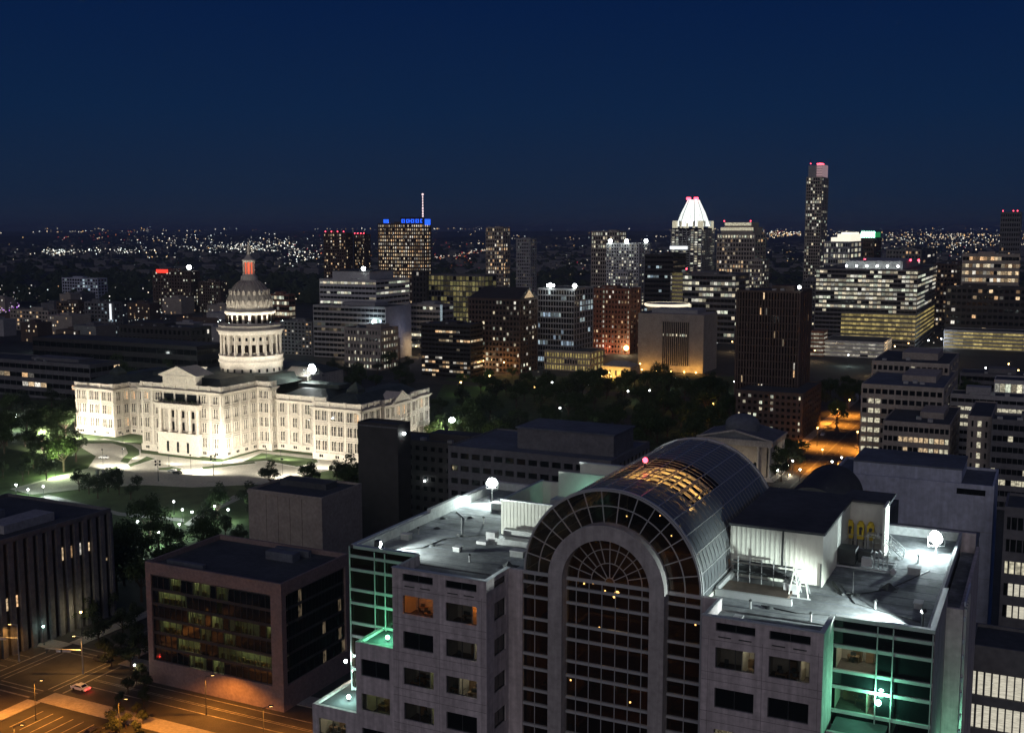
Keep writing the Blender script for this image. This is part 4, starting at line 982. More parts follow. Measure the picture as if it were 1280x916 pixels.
# floodlights on the roof (all four light the deck in the photo)
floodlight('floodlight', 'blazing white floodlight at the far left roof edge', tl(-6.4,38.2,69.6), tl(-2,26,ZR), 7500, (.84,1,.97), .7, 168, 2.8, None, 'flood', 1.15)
floodlight('floodlight', 'white floodlight at the left front corner of the roof', tl(-6.6,7.6,68.0), tl(6,16,ZR), 13000, (.90,1,.96), .8, 105, 1.2)
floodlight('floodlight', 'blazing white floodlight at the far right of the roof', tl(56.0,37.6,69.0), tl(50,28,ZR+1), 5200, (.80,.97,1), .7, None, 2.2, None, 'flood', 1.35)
floodlight('floodlight', 'small dark floodlight at the edge above the right terrace', tl(57.6,7.2,69.3), tl(53.0,8.4,ZR), 36000, (.86,1,.98), .35, 88, 2.5, None, 'white')
floodlight('floodlight', 'small floodlight behind the davit frame', tl(43.0,15.4,68.3), tl(43.5,19,ZR+2), 130, (1,1,.93), .3, 140, 1.5, None, 'white')
# terrace lamps, greenish
def terrace_lamp(label, x, y, z, p, c=GREEN, em='green', r=.26):
    t = thing('terrace_lamp', label, 'lamp', tl(x,y,z), -GA)
    MB().lathe([(.12,0),(.06,.1),(.06,.25),(.14,.3)],8).build('post', M['darksteel'], t)
    MB().ball((0,0,.5), r, seg=12, rings=8).build('globe', E_[em], t); lamp(t, (0,0,.95), p, c, .25); return t
terrace_lamp('green lamp glowing on the upper left terrace', -2.4, 2.6, 57.8, 900)
terrace_lamp('small green lamp at the inner end of the upper left terrace', -.5, 5.0, 60.0, 160, GREEN, 'green', .16)
terrace_lamp('pale green lamp on the lower left terrace', -8.6, 3.2, 48.9, 900, (.55,1,.85), 'cool')
terrace_lamp('small white lamp at the foot of the left glass corner', -10.2, 5.0, 52.6, 700, (.80,1,.90), 'white', .22)
terrace_lamp('green lamp against the glass of the right terrace', 54.0, 4.6, 59.6, 1300, (.25,1,.60), 'green', .3)
for x, y, z, c in ((-11.0,7.6,50.2,(1,.85,.65)),(-11.4,9.2,49.0,(1,.85,.65)),(-11.2,10.6,48.9,(.9,1,.95))):
    terrace_lamp('small lamp along the side of the lower left terrace', x, y, z, 120, c, 'white', .15)['group'] = 'small lamps on the lower left terrace'
terrace_lamp('lamp low on the stepped right end wall', 60.3, 14, 50, 500, (.3,1,.6), 'green', .15)
# aviation beacon on the vault
bc = thing('beacon', 'red aviation beacon on top of the glass vault', 'beacon', tl(XC-.6, 19.0, ZS+RO+.05), -GA)
MB().lathe([(.18,0),(.14,.4),(.2,.5)],8).build('base', M['darksteel'], bc); MB().ball((0,0,.8),.34).build('lamp', E_['red'], bc); lamp(bc, (0,0,1.4), 60, (1,.05,.12), .2)
# ------------------------------------------------------------------ all other buildings
def place(xm, ytop, D, x0, x1, d=None):
    """footprint of a grid-aligned block from the photo columns of its left edge, near corner and right edge"""
    C = atd(xm, ytop, D); zs = (C.z - H)*SP
    k0, k1 = (x0-640)/F, (x1-640)/F
    w = (C.x - k0*(C.y*CP - zs))/(AX - k0*AY*CP)
    if d is None: d = (k1*(C.y*CP - zs) - C.x)/(BX - k1*BY*CP)
    cx = C.x - AX*w/2 + BX*d/2; cy = C.y - AY*w/2 + BY*d/2
    return Vector((cx, cy, 0)), w, d, C.z
def block(name, label, xm, ytop, D, x0, x1, floors=8, bays=8, sb=3, wall='grey', glass='glassdark', lit='white', pl=(.15,.7,.12), style='grid', d=None,
          band=.45, pier=.3, seed=0, roofm='roofdark', cat='building', top=1.0, single=False, group=None, litfn=None, ph=True, base=0.0, prof=.5):
    loc, w, dd, h = place(xm, ytop, D, x0, x1, d)
    rng = random.Random(seed*77 + int(xm)*13 + int(ytop))
    t = thing(name, label, cat, loc, -GA, group)
    X, Y = w/2, dd/2
    core = MB(); core.box(-X+prof,X-prof,-Y+prof,Y-prof,0,h-.5); core.build('glazing', M[glass], t)
    hb = h - top - base; fh = hb/floors
    fr = MB()
    for k in range(floors+1):
        z = base + k*fh
        if k == 0:
            if base > 0: fr.box(-X,X,-Y,Y,0,base+band*fh*.5)
            else: fr.box(-X,X,-Y,Y,0,band*fh*.5)
        elif k < floors: fr.box(-X,X,-Y,Y,z-band*fh*.5,z+band*fh*.5)
    fr.box(-X,X,-Y,Y,h-top-band*fh*.5,h-.6)
    for x0_, x1_, y0_, y1_ in ((-X,X,-Y,-Y+.4),(-X,X,Y-.4,Y),(-X,-X+.4,-Y+.41,Y-.41),(X-.4,X,-Y+.41,Y-.41)): fr.box(x0_,x1_,y0_,y1_,h-.601,h)
    bw, bs = w/bays, dd/max(1,sb)
    pw, ps = bw*pier, bs*pier
    e = .02 if style != 'fins' else -.25
    if style in ('grid','fins'):
        for i in range(bays+1):
            c = min(max(-X+i*bw, -X+pw/2-.01), X-pw/2+.01)
            fr.box(c-pw/2,c+pw/2,-Y+e,-Y+prof-.02,0.01,h-top); fr.box(c-pw/2,c+pw/2,Y-prof+.02,Y-e,0.01,h-top)
        for i in range(max(1,sb)+1):
            c = min(max(-Y+i*bs, -Y+ps/2-.01), Y-ps/2+.01)
            fr.box(X-prof+.02,X-e,c-ps/2,c+ps/2,0.015,h-top-.01); fr.box(-X+e,-X+prof-.02,c-ps/2,c+ps/2,0.015,h-top-.01)
    else:
        for i in range(bays+1):
            c = -X+.15+i*(w-.3)/bays; fr.box(c-.08,c+.08,-Y+.2,-Y+prof-.02,.01,h-top)
        for x_ in (-X, X-.5): fr.box(x_+.01 if x_ < 0 else x_-.01, x_+.5, -Y+.03, -Y+prof-.02, .01, h-top)
        for i in range(max(1,sb)+1):
            c = -Y+.15+i*(dd-.3)/max(1,sb); fr.box(X-prof+.02,X-.2,c-.08,c+.08,.015,h-top-.01)
        pw = ps = .16
    if sb == 0: fr.box(X-prof+.03,X+.01,-Y+.02,Y-.02,.01,h-top)
    fr.build('facade', M[wall], t)
    MB().box(-X+.41,X-.41,-Y+.41,Y-.41,h-.9,h-.45).build('roof', M[roofm], t)
    q = prof - .06
    wins = {}
    def pane(side, k, i, lm):
        z0 = base + k*fh + band*fh*.5 + .02; z1 = base + (k+1)*fh - band*fh*.5 - .02
        b = wins.setdefault(lm, MB())
        if side == 'f':
            a0, a1 = -X+i*bw+pw/2+.02, -X+(i+1)*bw-pw/2-.02
            p = [(a0,-Y+q,z0),(a1,-Y+q,z0),(a1,-Y+q,z1),(a0,-Y+q,z1)]
        else:
            a0, a1 = -Y+i*bs+ps/2+.02, -Y+(i+1)*bs-ps/2-.02
            p = [(X-q,a0,z0),(X-q,a1,z0),(X-q,a1,z1),(X-q,a0,z1)]
        if single: MB().quad(*p).build('window', L_[lm] if lm in L_ else M[lm], t)
        else: b.quad(*p)
    for side, n in (('f',bays),('s',sb)):
        for k in range(floors):
            row = rng.random() < pl[0]
            i = 0
            while i < n:
                run = rng.choice((1,1,2,3,4)) if row or style == 'band' else 1
                on = rng.random() < (pl[1] if row else min(.9, pl[2]*1.7))
                for j in range(i, min(n, i+run)):
                    lm = lit if on else None
                    if litfn: lm = litfn(side, k, j, floors, n, lm, rng)
                    if lm: pane(side, k, j, lm)
                    elif single: pane(side, k, j, glass)
                i += run
    for lm, b in wins.items():
        if b.f: b.build('lit_window', L_[lm], t)['kind'] = 'stuff'
    if ph and w > 8 and dd > 6:
        a = rng.uniform(.25,.5); m = MB(); px = rng.uniform(-.2,.2)*w
        m.box(px-w*a/2,px+w*a/2,-dd*.2,dd*.3,h-.44,h+rng.uniform(1.2,3.0)); m.build('roof_plant', M[wall], t)
        m = MB()
        for _ in range(rng.randint(2,4)):
            ux, uy = rng.uniform(-.4,.4)*w, rng.uniform(-.4,-.25)*dd; m.box(ux-1,ux+1,uy-.8,uy+.8,h-.44,h+rng.uniform(.4,1.0))
        m.build('roof_unit', M['steel'], t)
    t['_w'] = w; t['_d'] = dd; t['_h'] = h
    return t, w, dd, h
def add_box(t, name, m, *a): return MB().box(*a).build(name, m, t)
def roof_lamp(t, x, y, z, r, em='white', power=0, color=(.9,1,1)):
    o = link('roof_lamp', MB().ball((0,0,0), r, seg=10, rings=6).mesh('roof_lamp', E_[em]), t, (x,y,z))
    MB().bar((0,0,-r-1.2),(0,0,-r*.8),.2).build('bracket', M['darksteel'], o)
    if power: lamp(o, (0,-r*1.6,0), power, color, r)
    return o
# --- left near: dark pilastered block, brown framed glass block
c0 = gz(141, 768); zt = 30.5
t = thing('office_building', 'dark block with pale vertical pilasters at the left edge', 'building', c0, -GA)
b = MB(); b.box(-40,-.5,-58,-.4,0,zt-1); b.build('core', M['black'], t)
b = MB()
for k in range(20): MB().box(-.5,.35,-57.4+k*3.0,-55.9+k*3.0,0,zt-1.4).build('pilaster', M['darkgrey'], t)
b.box(-40,.3,-58,-.0,zt-1.4,zt-.9); b.box(-40,.5,.001,.5,0,zt); b.box(0,.5,-58,0,zt-.9,zt); b.box(-40,-39.5,-58,0,zt-.9,zt); b.box(-39.5,0,-58,-57.5,zt-.9,zt); b.build('facade', M['darkgrey'], t)
b = MB()
for k, z0, z1 in ((13,20,23.5),(14,20,23.2),(15,20,23.2),(16,20.3,22.6),(6,11.6,15),(7,11.8,15),(8,12,15),(4,11.9,13),(2,11.8,13),(18,16,16.7)): b.quad((-.2,-55.8+k*3,z0),(-.2,-54.9+k*3,z0),(-.2,-54.9+k*3,z1),(-.2,-55.8+k*3,z1))
b.build('lit_window', L_['warm'], t); MB().box(-38,-.6,-57,-.6,zt-.89,zt-.6).build('roof', M['roofdark'], t); MB().box(-30,-14,-50,-22,zt-.6,zt+3.2).build('roof_plant', M['roofblue'], t); MB().box(-12,-5,-30,-14,zt-.6,zt+1.6).build('roof_unit', M['grey'], t)

loc, w, dd, h = place(351, 730, 239, 181, 436)
t = thing('office_building', 'brown framed office block with bands of dark glass lit olive green', 'building', loc, -GA)
X, Y = w/2, dd/2; FRM = MB(); e_ = 1.6
zb, ztop = 5.6, h-2.9
FRM.box(-X,X,-Y,-Y+.6,0,zb); FRM.box(-X,X,-Y,-Y+.6,ztop,h); FRM.box(-X,-X+e_,-Y,-Y+.6,zb,ztop); FRM.box(X-e_*1.3,X,-Y,-Y+.6,zb,ztop)
FRM.box(X-.6,X,-Y+.61,Y,0,zb); FRM.box(X-.6,X,-Y+.61,Y,ztop,h); FRM.box(X-.6,X,-Y+.61,-Y+e_,zb,ztop); FRM.box(X-.6,X,Y-e_,Y,zb,ztop)
FRM.box(-X,-X+.6,-Y+.61,Y,0,h); FRM.box(-X+.61,X-.61,Y-.6,Y,0,h); FRM.build('frame', M['brownframe'], t)
MB().box(-X+.61,X-.61,-Y+3.4,Y-.61,0,h-1.6).build('core', M['black'], t); MB().box(-X+.62,X-.62,-Y+.61,Y-.62,h-1.55,h-1.2).build('roof', M['roofdark'], t)
b = MB(); b.box(-X+3,-X+14,-Y+4,-Y+5.2,h-1.2,h-.3); b.box(2,10,4,7,h-1.2,h+.8); b.box(1,11,9,10.2,h-1.2,h+.4); b.build('roof_plant', M['roofblue'], t)
rng = random.Random(21); fh = (ztop-zb)/6; nb = 20
slab = MB()
for k in range(7): slab.box(-X+.62,X-.9,-Y+.75,-Y+3.4,zb+k*fh-.55,zb+k*fh-.05); slab.box(X-1.8,X-.62,-Y+3.5,Y-.7,zb+k*fh-.551,zb+k*fh-.051)
slab.build('floor_slab', M['carpet'], t)
LITPAT = ['....gg.gg...........','..ggggg..g.gggggg..g','...gg...g..gg..ggg..','.ggg.g...g..........','.ggggg..gggg.ggggg.g','..g....gg.ggg...gg..']
LITPAT = ['......ggg.gg........','....gggg...ggggggggg','.gggg...gg..gg......','......ggg.gg.ggggg.g','.ggggg.....g........','...gg..ggg.gg.......'][::1]
pw_ = (w-2.9*e_)/nb
bwl = MB(); bwl.quad((-X+.63,-Y+3.38,zb),(X-.9,-Y+3.38,zb),(X-.9,-Y+3.38,ztop),(-X+.63,-Y+3.38,ztop)); bwl.build('inner_wall', M['roomwall'], t)
part = MB(); fx = MB(); bl_ = MB(); fu = MB()
for k in range(6):
    for i in range(nb):
        x0 = -X+e_+i*pw_; x1 = x0+pw_; z0, z1 = zb+k*fh, zb+(k+1)*fh
        on = LITPAT[k][i] == 'g'
        p = [(x0+.05,-Y+.5,z0+.2),(x1-.05,-Y+.5,z0+.2),(x1-.05,-Y+.5,z1-.5),(x0+.05,-Y+.5,z1-.5)]
        MB().quad(*p).build('pane', M['tintpane'] if on else M['glassdark'], t)
        if i and on != (LITPAT[k][i-1] == 'g'): part.box(x0-.05,x0+.05,-Y+.8,-Y+3.37,z0-.04,z1-.56)
        if on:
            if rng.random() < .75: MB().box(x0+pw_*.2,x1-pw_*.2,-Y+1.9,-Y+2.2,z1-.64,z1-.56).build('ceiling_light', E_['fix_green'], t)
            if rng.random() < .7:
                for q in range(7):
                    if rng.random() < .6: xx = x0+.1+q*(pw_-.2)/7; bl_.quad((xx,-Y+.62,z0+rng.choice((.2,.2,1.2))),(xx+(pw_-.2)/7*.8,-Y+.66,z0+.2),(xx+(pw_-.2)/7*.8,-Y+.66,z1-.6),(xx,-Y+.62,z1-.6))
            fu.box(x0+.2,x1-.3,-Y+1.4,-Y+2.0,z0,z0+rng.uniform(.7,1.2))
part.build('partition', M['roomwall'], t); bl_.build('blind', M['blind'], t)['kind'] = 'stuff'; fu.build('desk', M['desk'], t)
mm = MB()
for i in range(nb+1): x = -X+e_+i*pw_; mm.box(x-.05,x+.05,-Y+.38,-Y+.49,zb,ztop)
for k in range(1,6): mm.box(-X+e_,X-e_*1.9,-Y+.30,-Y+.379,zb+k*fh-.5,zb+k*fh+.2)
mm.build('mullion', M['black'], t)
MB().box(X-e_*1.9,X-e_*1.3,-Y,-Y+.6,zb,ztop).build('corner_pier', M['brownframe'], t)
for k in range(6):
    for i in range(18):
        y0 = -Y+e_+i*(dd-2*e_)/18; y1 = y0+(dd-2*e_)/18
        MB().quad((X-.5,y0+.05,zb+k*fh+.2),(X-.5,y1-.05,zb+k*fh+.2),(X-.5,y1-.05,zb+(k+1)*fh-.5),(X-.5,y0+.05,zb+(k+1)*fh-.5)).build('pane', L_['dimwarm'] if rng.random() < .07 else M['glassdark'], t)
# --- centre near: wedge block, stair block, government block
def plain(name, label, xm, ytop, D, x0, x1, wall, roofm='roofdark', d=None, par=.8, cat='building'):
    loc, w, dd, h = place(xm, ytop, D, x0, x1, d)
    t = thing(name, label, cat, loc, -GA); X, Y = w/2, dd/2
    b = MB(); b.box(-X,X,-Y,Y,0,h-par)
    for a in ((-X,X,-Y,-Y+.4),(-X,X,Y-.4,Y),(-X,-X+.4,-Y+.41,Y-.41),(X-.4,X,-Y+.41,Y-.41)): b.box(*a,h-par,h)
    b.build('wall', M[wall], t); MB().box(-X+.41,X-.41,-Y+.41,Y-.41,h-par+.002,h-par+.15).build('roof', M[roofm], t)
    return t, X, Y, h
t, X, Y, h = plain('office_building', 'low windowless concrete block with a big dark blue roof', 402, 622, 330, 310, 452, 'tan')
b = MB()
for k in range(4): b.box(-X+6+k*4.5,-X+7+k*4.5,-Y-.25,-Y-.01,0,h-1.2)
b.box(-X-.2,X+.2,-Y-.3,-Y-.02,h-1.2,h-.5); b.build('facade_rib', M['tan'], t); MB().box(-X+4,X-6,0,Y-5,h-.7,h+1.2).build('roof_plant', M['roofdark'], t)
t, X, Y, h = plain('stair_tower', 'dark blank stair tower with one small round lamp', 497, 531, 372, 447, 513, 'black')
roof_lamp(t, X+.5, -Y*.2, h-3.5, .55, 'white', 120); add_box(t, 'facade_rib', M['darkgrey'], -X-.01, X+.1, -Y-.2, -Y-.01, h-1.4, h-.9)
t, w, dd, h = block('office_building', 'long dark office block with rows of unlit windows', 646, 562, 385, 470, 770, 8, 18, 12, 'black', 'glassdark', 'dimwarm', (0,0,.015), 'grid', 15, .55, .45, 3)
for x_, z_ in ((-8,16),(-20,9),(4,22)): roof_lamp(t, x_, -dd/2-.6, z_, .35, 'white', 25)
t, w, dd, h = block('office_building', 'flat roofed government block with rooftop hall and strip windows', 764, 576, 330, 560, 812, 9, 14, 10, 'darkgrey', 'glassdark', 'dimwarm', (0,0,0), 'grid', None, .55, .25, 4, 'roofblue', ph=False)
X, Y = w/2, dd/2
p = MB(); p.box(-X*.25,X*.92,-Y*.55,Y*.45,h-.44,h+6.0); p.build('roof_hall', M['darkgrey'], t); MB().box(-X*.27,X*.94,-Y*.57,Y*.47,h+6.01,h+6.5).build('roof', M['roofblue'], t)
p = MB()
for k in range(5): p.box(-X*.1+k*4,-X*.1+k*4+1.6,-Y*.55-.06,-Y*.55-.01,h+1,h+4.5)
p.build('door', M['darkgrey'], t)
# --- right: big bluish windowless block with lit windows at its corner
t, X, Y, h = plain('office_building', 'big blue grey windowless block behind the tower', 1243, 608, 205, 1040, 1260, 'bluewall', 'roofblue', 17, .6)
add_box(t, 'roof_step', M['bluewall'], -X*.75, X*.6, -Y+2.5, Y-.6, h-.44, h+2.0); add_box(t, 'roof', M['roofblue'], -X*.76, X*.61, -Y+2.4, Y-.5, h+2.01, h+2.3)
b = MB(); b.quad((X*.56,-Y-.02,h-2.0),(X*.9,-Y-.02,h-2.0),(X*.9,-Y-.02,h-.9),(X*.56,-Y-.02,h-.9)); b.build('window', M['glassdark'], t)
b = MB(); b.box(-X+1.4,-X+3.2,-Y-.05,-Y-.01,h-8,h-4); b.build('louvre', M['grey'], t)
b = MB()
for k in range(4): b.box(-X,X,-Y-.03,-Y-.005,h-9-k*9,h-8.9-k*9)
b.build('panel_joint', M['grey'], t)
def lit_row(side, k, i, n, nb, lm, rng): return lm
t, w, dd, h = block('office_building', 'tall block with blinds and lit windows at the right edge', 1330, 640, 192, 1256, 1345, 14, 9, 1, 'darkgrey', 'glassdark', 'white', (0,0,0), 'band', 12, .42, .3, 5, single=True,
    litfn=lambda s,k,i,n,nb,lm,r: ('bright' if (s=='f' and k==n-3) else ('blinds' if s=='f' and k<n-3 and i>0 else None)), ph=False)
t, w, dd, h = block('office_building', 'glass fronted block with bright lit offices at the bottom right corner', 1330, 822, 150, 1213, 1345, 9, 12, 1, 'darkgrey', 'glassdark', 'white', (0,0,0), 'band', 10, .28, .2, 6, single=True,
    litfn=lambda s,k,i,n,nb,lm,r: ('blinds' if s=='f' and k<n else None), ph=False, top=3.2)
# --- classical temple with low dome
loc, w, dd, h = place(965, 553, 470, 872, 983)
t = thing('temple_building', 'classical stone building with pediment, columns and a low dark dome', 'building', loc, -GA); X, Y = w/2, dd/2
MB().box(-X+1.5,X-2.5,-Y+1.5,Y-1.5,0,h-2.4).build('wall', M['tan'], t)
b = MB(); b.box(-X,X,-Y,Y,h-2.4,h-.6); b.box(-X-.5,X+.5,-Y-.5,Y+.5,h-.6,h); b.box(-X,X,-Y,Y,0,1.4)
for k in range(3): b.box(-X-.4-.5*k,X+.4+.5*k,-Y-.4-.5*k,Y+.4+.5*k,0,1.0-.3*k)
b.build('entablature', M['precast2'], t)
cm = MB().lathe([(.9,0),(.75,.4),(.6,h-4.6),(.85,h-4.2),(.85,h-3.8)],10).mesh('column', M['precast2'], True)
for k in range(7): link('column', cm, t, (X-1.0,-Y+1+k*(dd-2)/6,1.4))
for x in (-X+1, X-6): link('column', cm, t, (x,-Y+.8,1.4))
g_ = MB(); hh = h+ (w*.075)
g_.add([(-X,-Y-.2,h+.01),(X,-Y-.2,h+.01),(0,-Y-.2,hh+1.2),(-X,Y,h+.01),(X,Y,h+.01),(0,Y,hh+1.2)],[(0,1,2),(3,5,4),(0,2,5,3),(1,4,5,2)]); g_.build('pediment', M['roofblue'], t)
b = MB()
for s in (-1,1): b.bar((s*(X+.3),-Y-.5,h+.3),(0,-Y-.5,hh+1.6),.7)
b.box(-X,X,-Y-.45,-Y-.21,h+.02,h+.3); b.build('rake', M['precast2'], t)
b = MB(); b.lathe([(7.5,hh-1),(7.5,hh+2.2)]+[(7.5*math.cos(R(a)),hh+2.2+4.6*math.sin(R(a))) for a in range(10,91,10)],28); b.build('dome', M['roofblue'], t, True)
wm = MB().quad((-1,0,0),(1,0,0),(1,0,5),(-1,0,5)).mesh('window', M['glassdark'])
for k in range(5): link('window', wm, t, (-X+5+k*(w-12)/4,-Y+1.42,2.4))
for x_ in (-X*.2, X*.4): lamp(t, (x_,-Y-5,1.5), 1100, (1,.85,.6), .3); link('ground_lamp', MB().ball((0,0,0),.3).mesh('ground_lamp', E_['sod']), t, (x_,-Y-5,.8))
lamp(t, (X+5,0,1.2), 1400, (1,.85,.6), .3); link('ground_lamp', MB().ball((0,0,0),.3).mesh('ground_lamp', E_['sod']), t, (X+5,0,.6))

# --- right middle: office pair by the orange street
def rowsfn(rows, mat_='white', p=.75):
    def fn(s, k, i, n, nb, lm, r): return mat_ if (n-1-k) in rows and r.random() < rows[n-1-k]*(p if s == 'f' else .2) else None
    return fn
block('office_building', 'upper pale office block with a few lit windows above the lower tier', 1187, 455, 520, 1090, 1199, 10, 14, 3, 'tan', 'glassdark', 'white', (.2,.5,.06), 'grid', None, .5, .3, 8, litfn=rowsfn({0:.25,1:.3}), single=True)
block('office_building', 'tan office block with lit bays beside the orange street', 1180, 485, 475, 1077, 1196, 9, 12, 3, 'tan', 'glassdark', 'white', (.3,.7,.2), 'grid', None, .5, .22, 9, 'roofblue', single=True,
    litfn=lambda s,k,i,n,nb,lm,r: 'bright' if (s=='f' and ((n-1-k in (2,3,4,5) and i < 3 and r.random()<.97) or (n-1-k in (1,6,7) and i<3 and r.random()<.6) or (n-1-k==2 and i==8))) else None)
block('office_building', 'lower annex with bright rows of windows and roof lights', 1188, 531, 440, 1104, 1201, 7, 13, 4, 'tan', 'glassdark', 'warm', (.5,.8,.2), 'grid', None, .5, .18, 10, single=True,
    litfn=lambda s,k,i,n,nb,lm,r: ('warm' if i < 8 or r.random()<.7 else 'bright') if (s=='f' and i > 2 and n-1-k in (1,2,3) and r.random()<.85) else None)
block('office_building', 'long office block with continuous lit ribbon windows', 1300, 498, 485, 1188, 1312, 9, 12, 2, 'grey', 'glassdark', 'white', (.3,.7,.1), 'band', 14, .55, .2, 11, single=True,
    litfn=lambda s,k,i,n,nb,lm,r: 'white' if (s=='f' and n-1-k in (1,2,3) and r.random()<.93) else None)
t, w, dd, h = block('stair_tower', 'concrete stair tower with a column of lit windows', 1240, 521, 430, 1210, 1247, 8, 3, 1, 'tan', 'glassdark', 'bright', (0,0,0), 'grid', None, .45, .5, 12, single=True,
    litfn=lambda s,k,i,n,nb,lm,r: 'bright' if (s=='f' and i==1) else None, ph=False)
block('office_building', 'dark office block with scattered lit panes at the right edge', 1310, 528, 415, 1240, 1320, 8, 10, 2, 'darkgrey', 'glassdark', 'white', (.2,.5,.12), 'band', 14, .5, .2, 13, single=True,
    litfn=lambda s,k,i,n,nb,lm,r: 'bright' if (s=='f' and ((n-1-k in (1,4) and r.random()<.4) or (n-1-k==5 and r.random()<.9))) else None)
block('low_building', 'low pale canopy building lit from below at the far right', 1300, 477, 640, 1243, 1310, 2, 8, 2, 'pale', 'glassdark', 'bright', (.9,.9,.4), 'band', 20, .3, .2, 14, ph=False)
# --- dark brown ribbed tower and its podium
t, w, dd, h = block('office_tower', 'dark brown tower with close vertical ribs', 1001, 364, 590, 921, 1015, 18, 22, 5, 'brown', 'glassbrown', 'warm', (0,0,.012), 'fins', None, .12, .5, 15)
roof_lamp(t, w/2-1, -dd/2+1, h+2, .9, 'white', 200)
block('podium', 'low brown podium with small square lit windows below the ribbed tower', 1004, 492, 565, 920, 1027, 7, 12, 8, 'brown', 'glassbrown', 'white', (.2,.4,.1), 'grid', None, .5, .45, 16,
    litfn=lambda s,k,i,n,nb,lm,r: 'bright' if (s=='f' and r.random()<(.5 if n-1-k<5 and i in (0,2,4,6,9) else .08)) else None, ph=False)
# --- concrete library block with orange uplights
loc, w, dd, h = place(880, 394, 832, 798, 897)
t = thing('library_building', 'blank concrete block with a dark slotted centre and orange uplights', 'building', loc, -GA); X, Y = w/2, dd/2
MB().box(-X,X,-Y,Y,0,h).build('wall', M['tan'], t); MB().box(-X*.25,X*.58,-Y-.06,-Y-.01,5,h-6).build('opening', M['glassdark'], t)
for k in range(15): MB().box(-X*.25+k*X*.058,-X*.25+k*X*.058+.5,-Y-.9,-Y-.07,4,h-5).build('fin', M['tan'], t)
b = MB()
for k in range(8): b.quad((-X*.24+k*X*.1,-Y-.08,h*.62),(-X*.18+k*X*.1,-Y-.08,h*.62),(-X*.18+k*X*.1,-Y-.08,h*.66),(-X*.24+k*X*.1,-Y-.08,h*.66))
b.build('lit_window', L_['white'], t); add_box(t,'roof_hall',M['grey'],-X*.7,X*.7,-Y*.5,Y*.7,h+.01,h+3); add_box(t,'roof',M['roofdark'],-X+.5,-X*.71,-Y+.5,Y-.5,h+.005,h+.2)
for x_ in (-X*.8,-X*.35,X*.1,X*.5,X*.85):
    o = link('uplight', MB().ball((0,0,0),.5).mesh('uplight', E_['sod']), t, (x_,-Y-5,1)); lamp(o, (0,0,1), 2200 if abs(x_) > X*.3 else 700, (1,.50,.10), .4)
loc, w, dd, h = place(788, 457, 800, 752, 800)
t = thing('museum_building', 'small ochre stone building lit by orange lamps among trees', 'building', loc, -GA); X, Y = w/2, dd/2
MB().box(-X,X,-Y,Y,0,h-2).build('wall', M['granite'], t); b = MB(); b.box(-X-.6,X+.6,-Y-.6,Y+.6,h-2,h-1.2); b.add([(-X,-Y,h-1.2),(X,-Y,h-1.2),(X,Y,h-1.2),(-X,Y,h-1.2),(-X+5,0,h+2),(X-5,0,h+2)],[(0,1,5,4),(1,2,5),(2,3,4,5),(3,0,4)]); b.build('roof', M['tan'], t)
b = MB()
for k in range(5): b.box(-X+2+k*(w-4)/4-.6,-X+2+k*(w-4)/4+.6,-Y-.05,-Y-.01,2,6)
b.build('window', M['glassdark'], t)
for x_ in (-X*.7,-X*.1,X*.5): lamp(t, (x_,-Y-7,3), 4200, (1,.55,.12), .4); link('uplight', MB().ball((0,0,0),.4).mesh('uplight', E_['sod']), t, (x_,-Y-7,2.2))

# --- the skyline: (label, near corner column, top row, distance, left, right, ...)
S = []
def sky(name, label, *a, **k): S.append(block(name, label, *a, **k)); return S[-1]
t, w, dd, h = sky('hotel_building','brown mid-rise hotel with a red light bar on its roof',238,339,1450,190,250,12,14,4,'brown','glassbrown','white',(0,0,.16),'grid',None,.5,.5,20)
MB().box(-w*.38,-w*.08,-dd/2-.8,-dd/2,h-3,h+1.5).build('red_light_bar', E_['redsign'], t); roof_lamp(t, w*.42, -dd*.3, h+5, 3.0, 'white')
sky('apartment_building','lower brown block beside the red-topped hotel',275,352,1440,248,285,10,10,3,'brown','glassbrown','white',(0,0,.14),'grid',None,.5,.5,21)
sky('office_building','low glass office with a bluish lit top floor',122,348,1700,77,134,7,14,3,'bluewall','glassdark','cool',(.1,.5,.12),'grid',None,.4,.25,22,litfn=lambda s,k,i,n,nb,lm,r: 'cool' if (k>=n-3 and i>5 and r.random()<.5) or r.random()<.06 else None)
t,w,dd,h=sky('office_building','dark low tower with one vertical strip of white light',142,378,1150,105,153,8,9,3,'darkgrey','glassdark','cool',(0,0,.10),'grid',None,.5,.4,23)
MB().box(w*.36,w*.42,-dd/2-.5,-dd/2-.1,h*.45,h*.95).build('light_strip', E_['strip'], t)
sky('apartment_building','squat dark block with a few warm windows far left',98,378,1220,70,108,7,9,3,'brown','glassdark','warm',(0,0,.15),'grid',None,.5,.4,24)
sky('low_building','low white lit block behind street lamps at the left edge',60,388,1180,12,72,5,12,3,'tan','glassdark','warm',(.1,.5,.16),'grid',None,.5,.4,25)
sky('parking_building','long flat parking building with two lit slots',246,433,800,40,282,3,26,6,'black','glassdark','white',(0,0,.03),'band',None,.5,.2,26,ph=False)
sky('low_building','long low flat roofed block at the left',112,456,690,-40,150,4,20,5,'darkgrey','glassdark','warm',(.1,.3,.05),'band',None,.5,.3,27)
sky('low_building','broad dark building left of the dome',238,410,900,148,264,4,16,4,'black','glassdark','warm',(.1,.3,.06),'grid',None,.5,.4,28)
sky('office_building','dark block close to the right of the dome',390,402,950,350,401,9,9,3,'darkgrey','glassdark','warm',(0,0,.07),'grid',None,.5,.4,29)
sky('low_building','reddish lit low building right of the dome',361,368,1300,336,369,5,8,2,'redbrick','glassdark','white',(.4,.8,.15),'band',None,.4,.3,30)
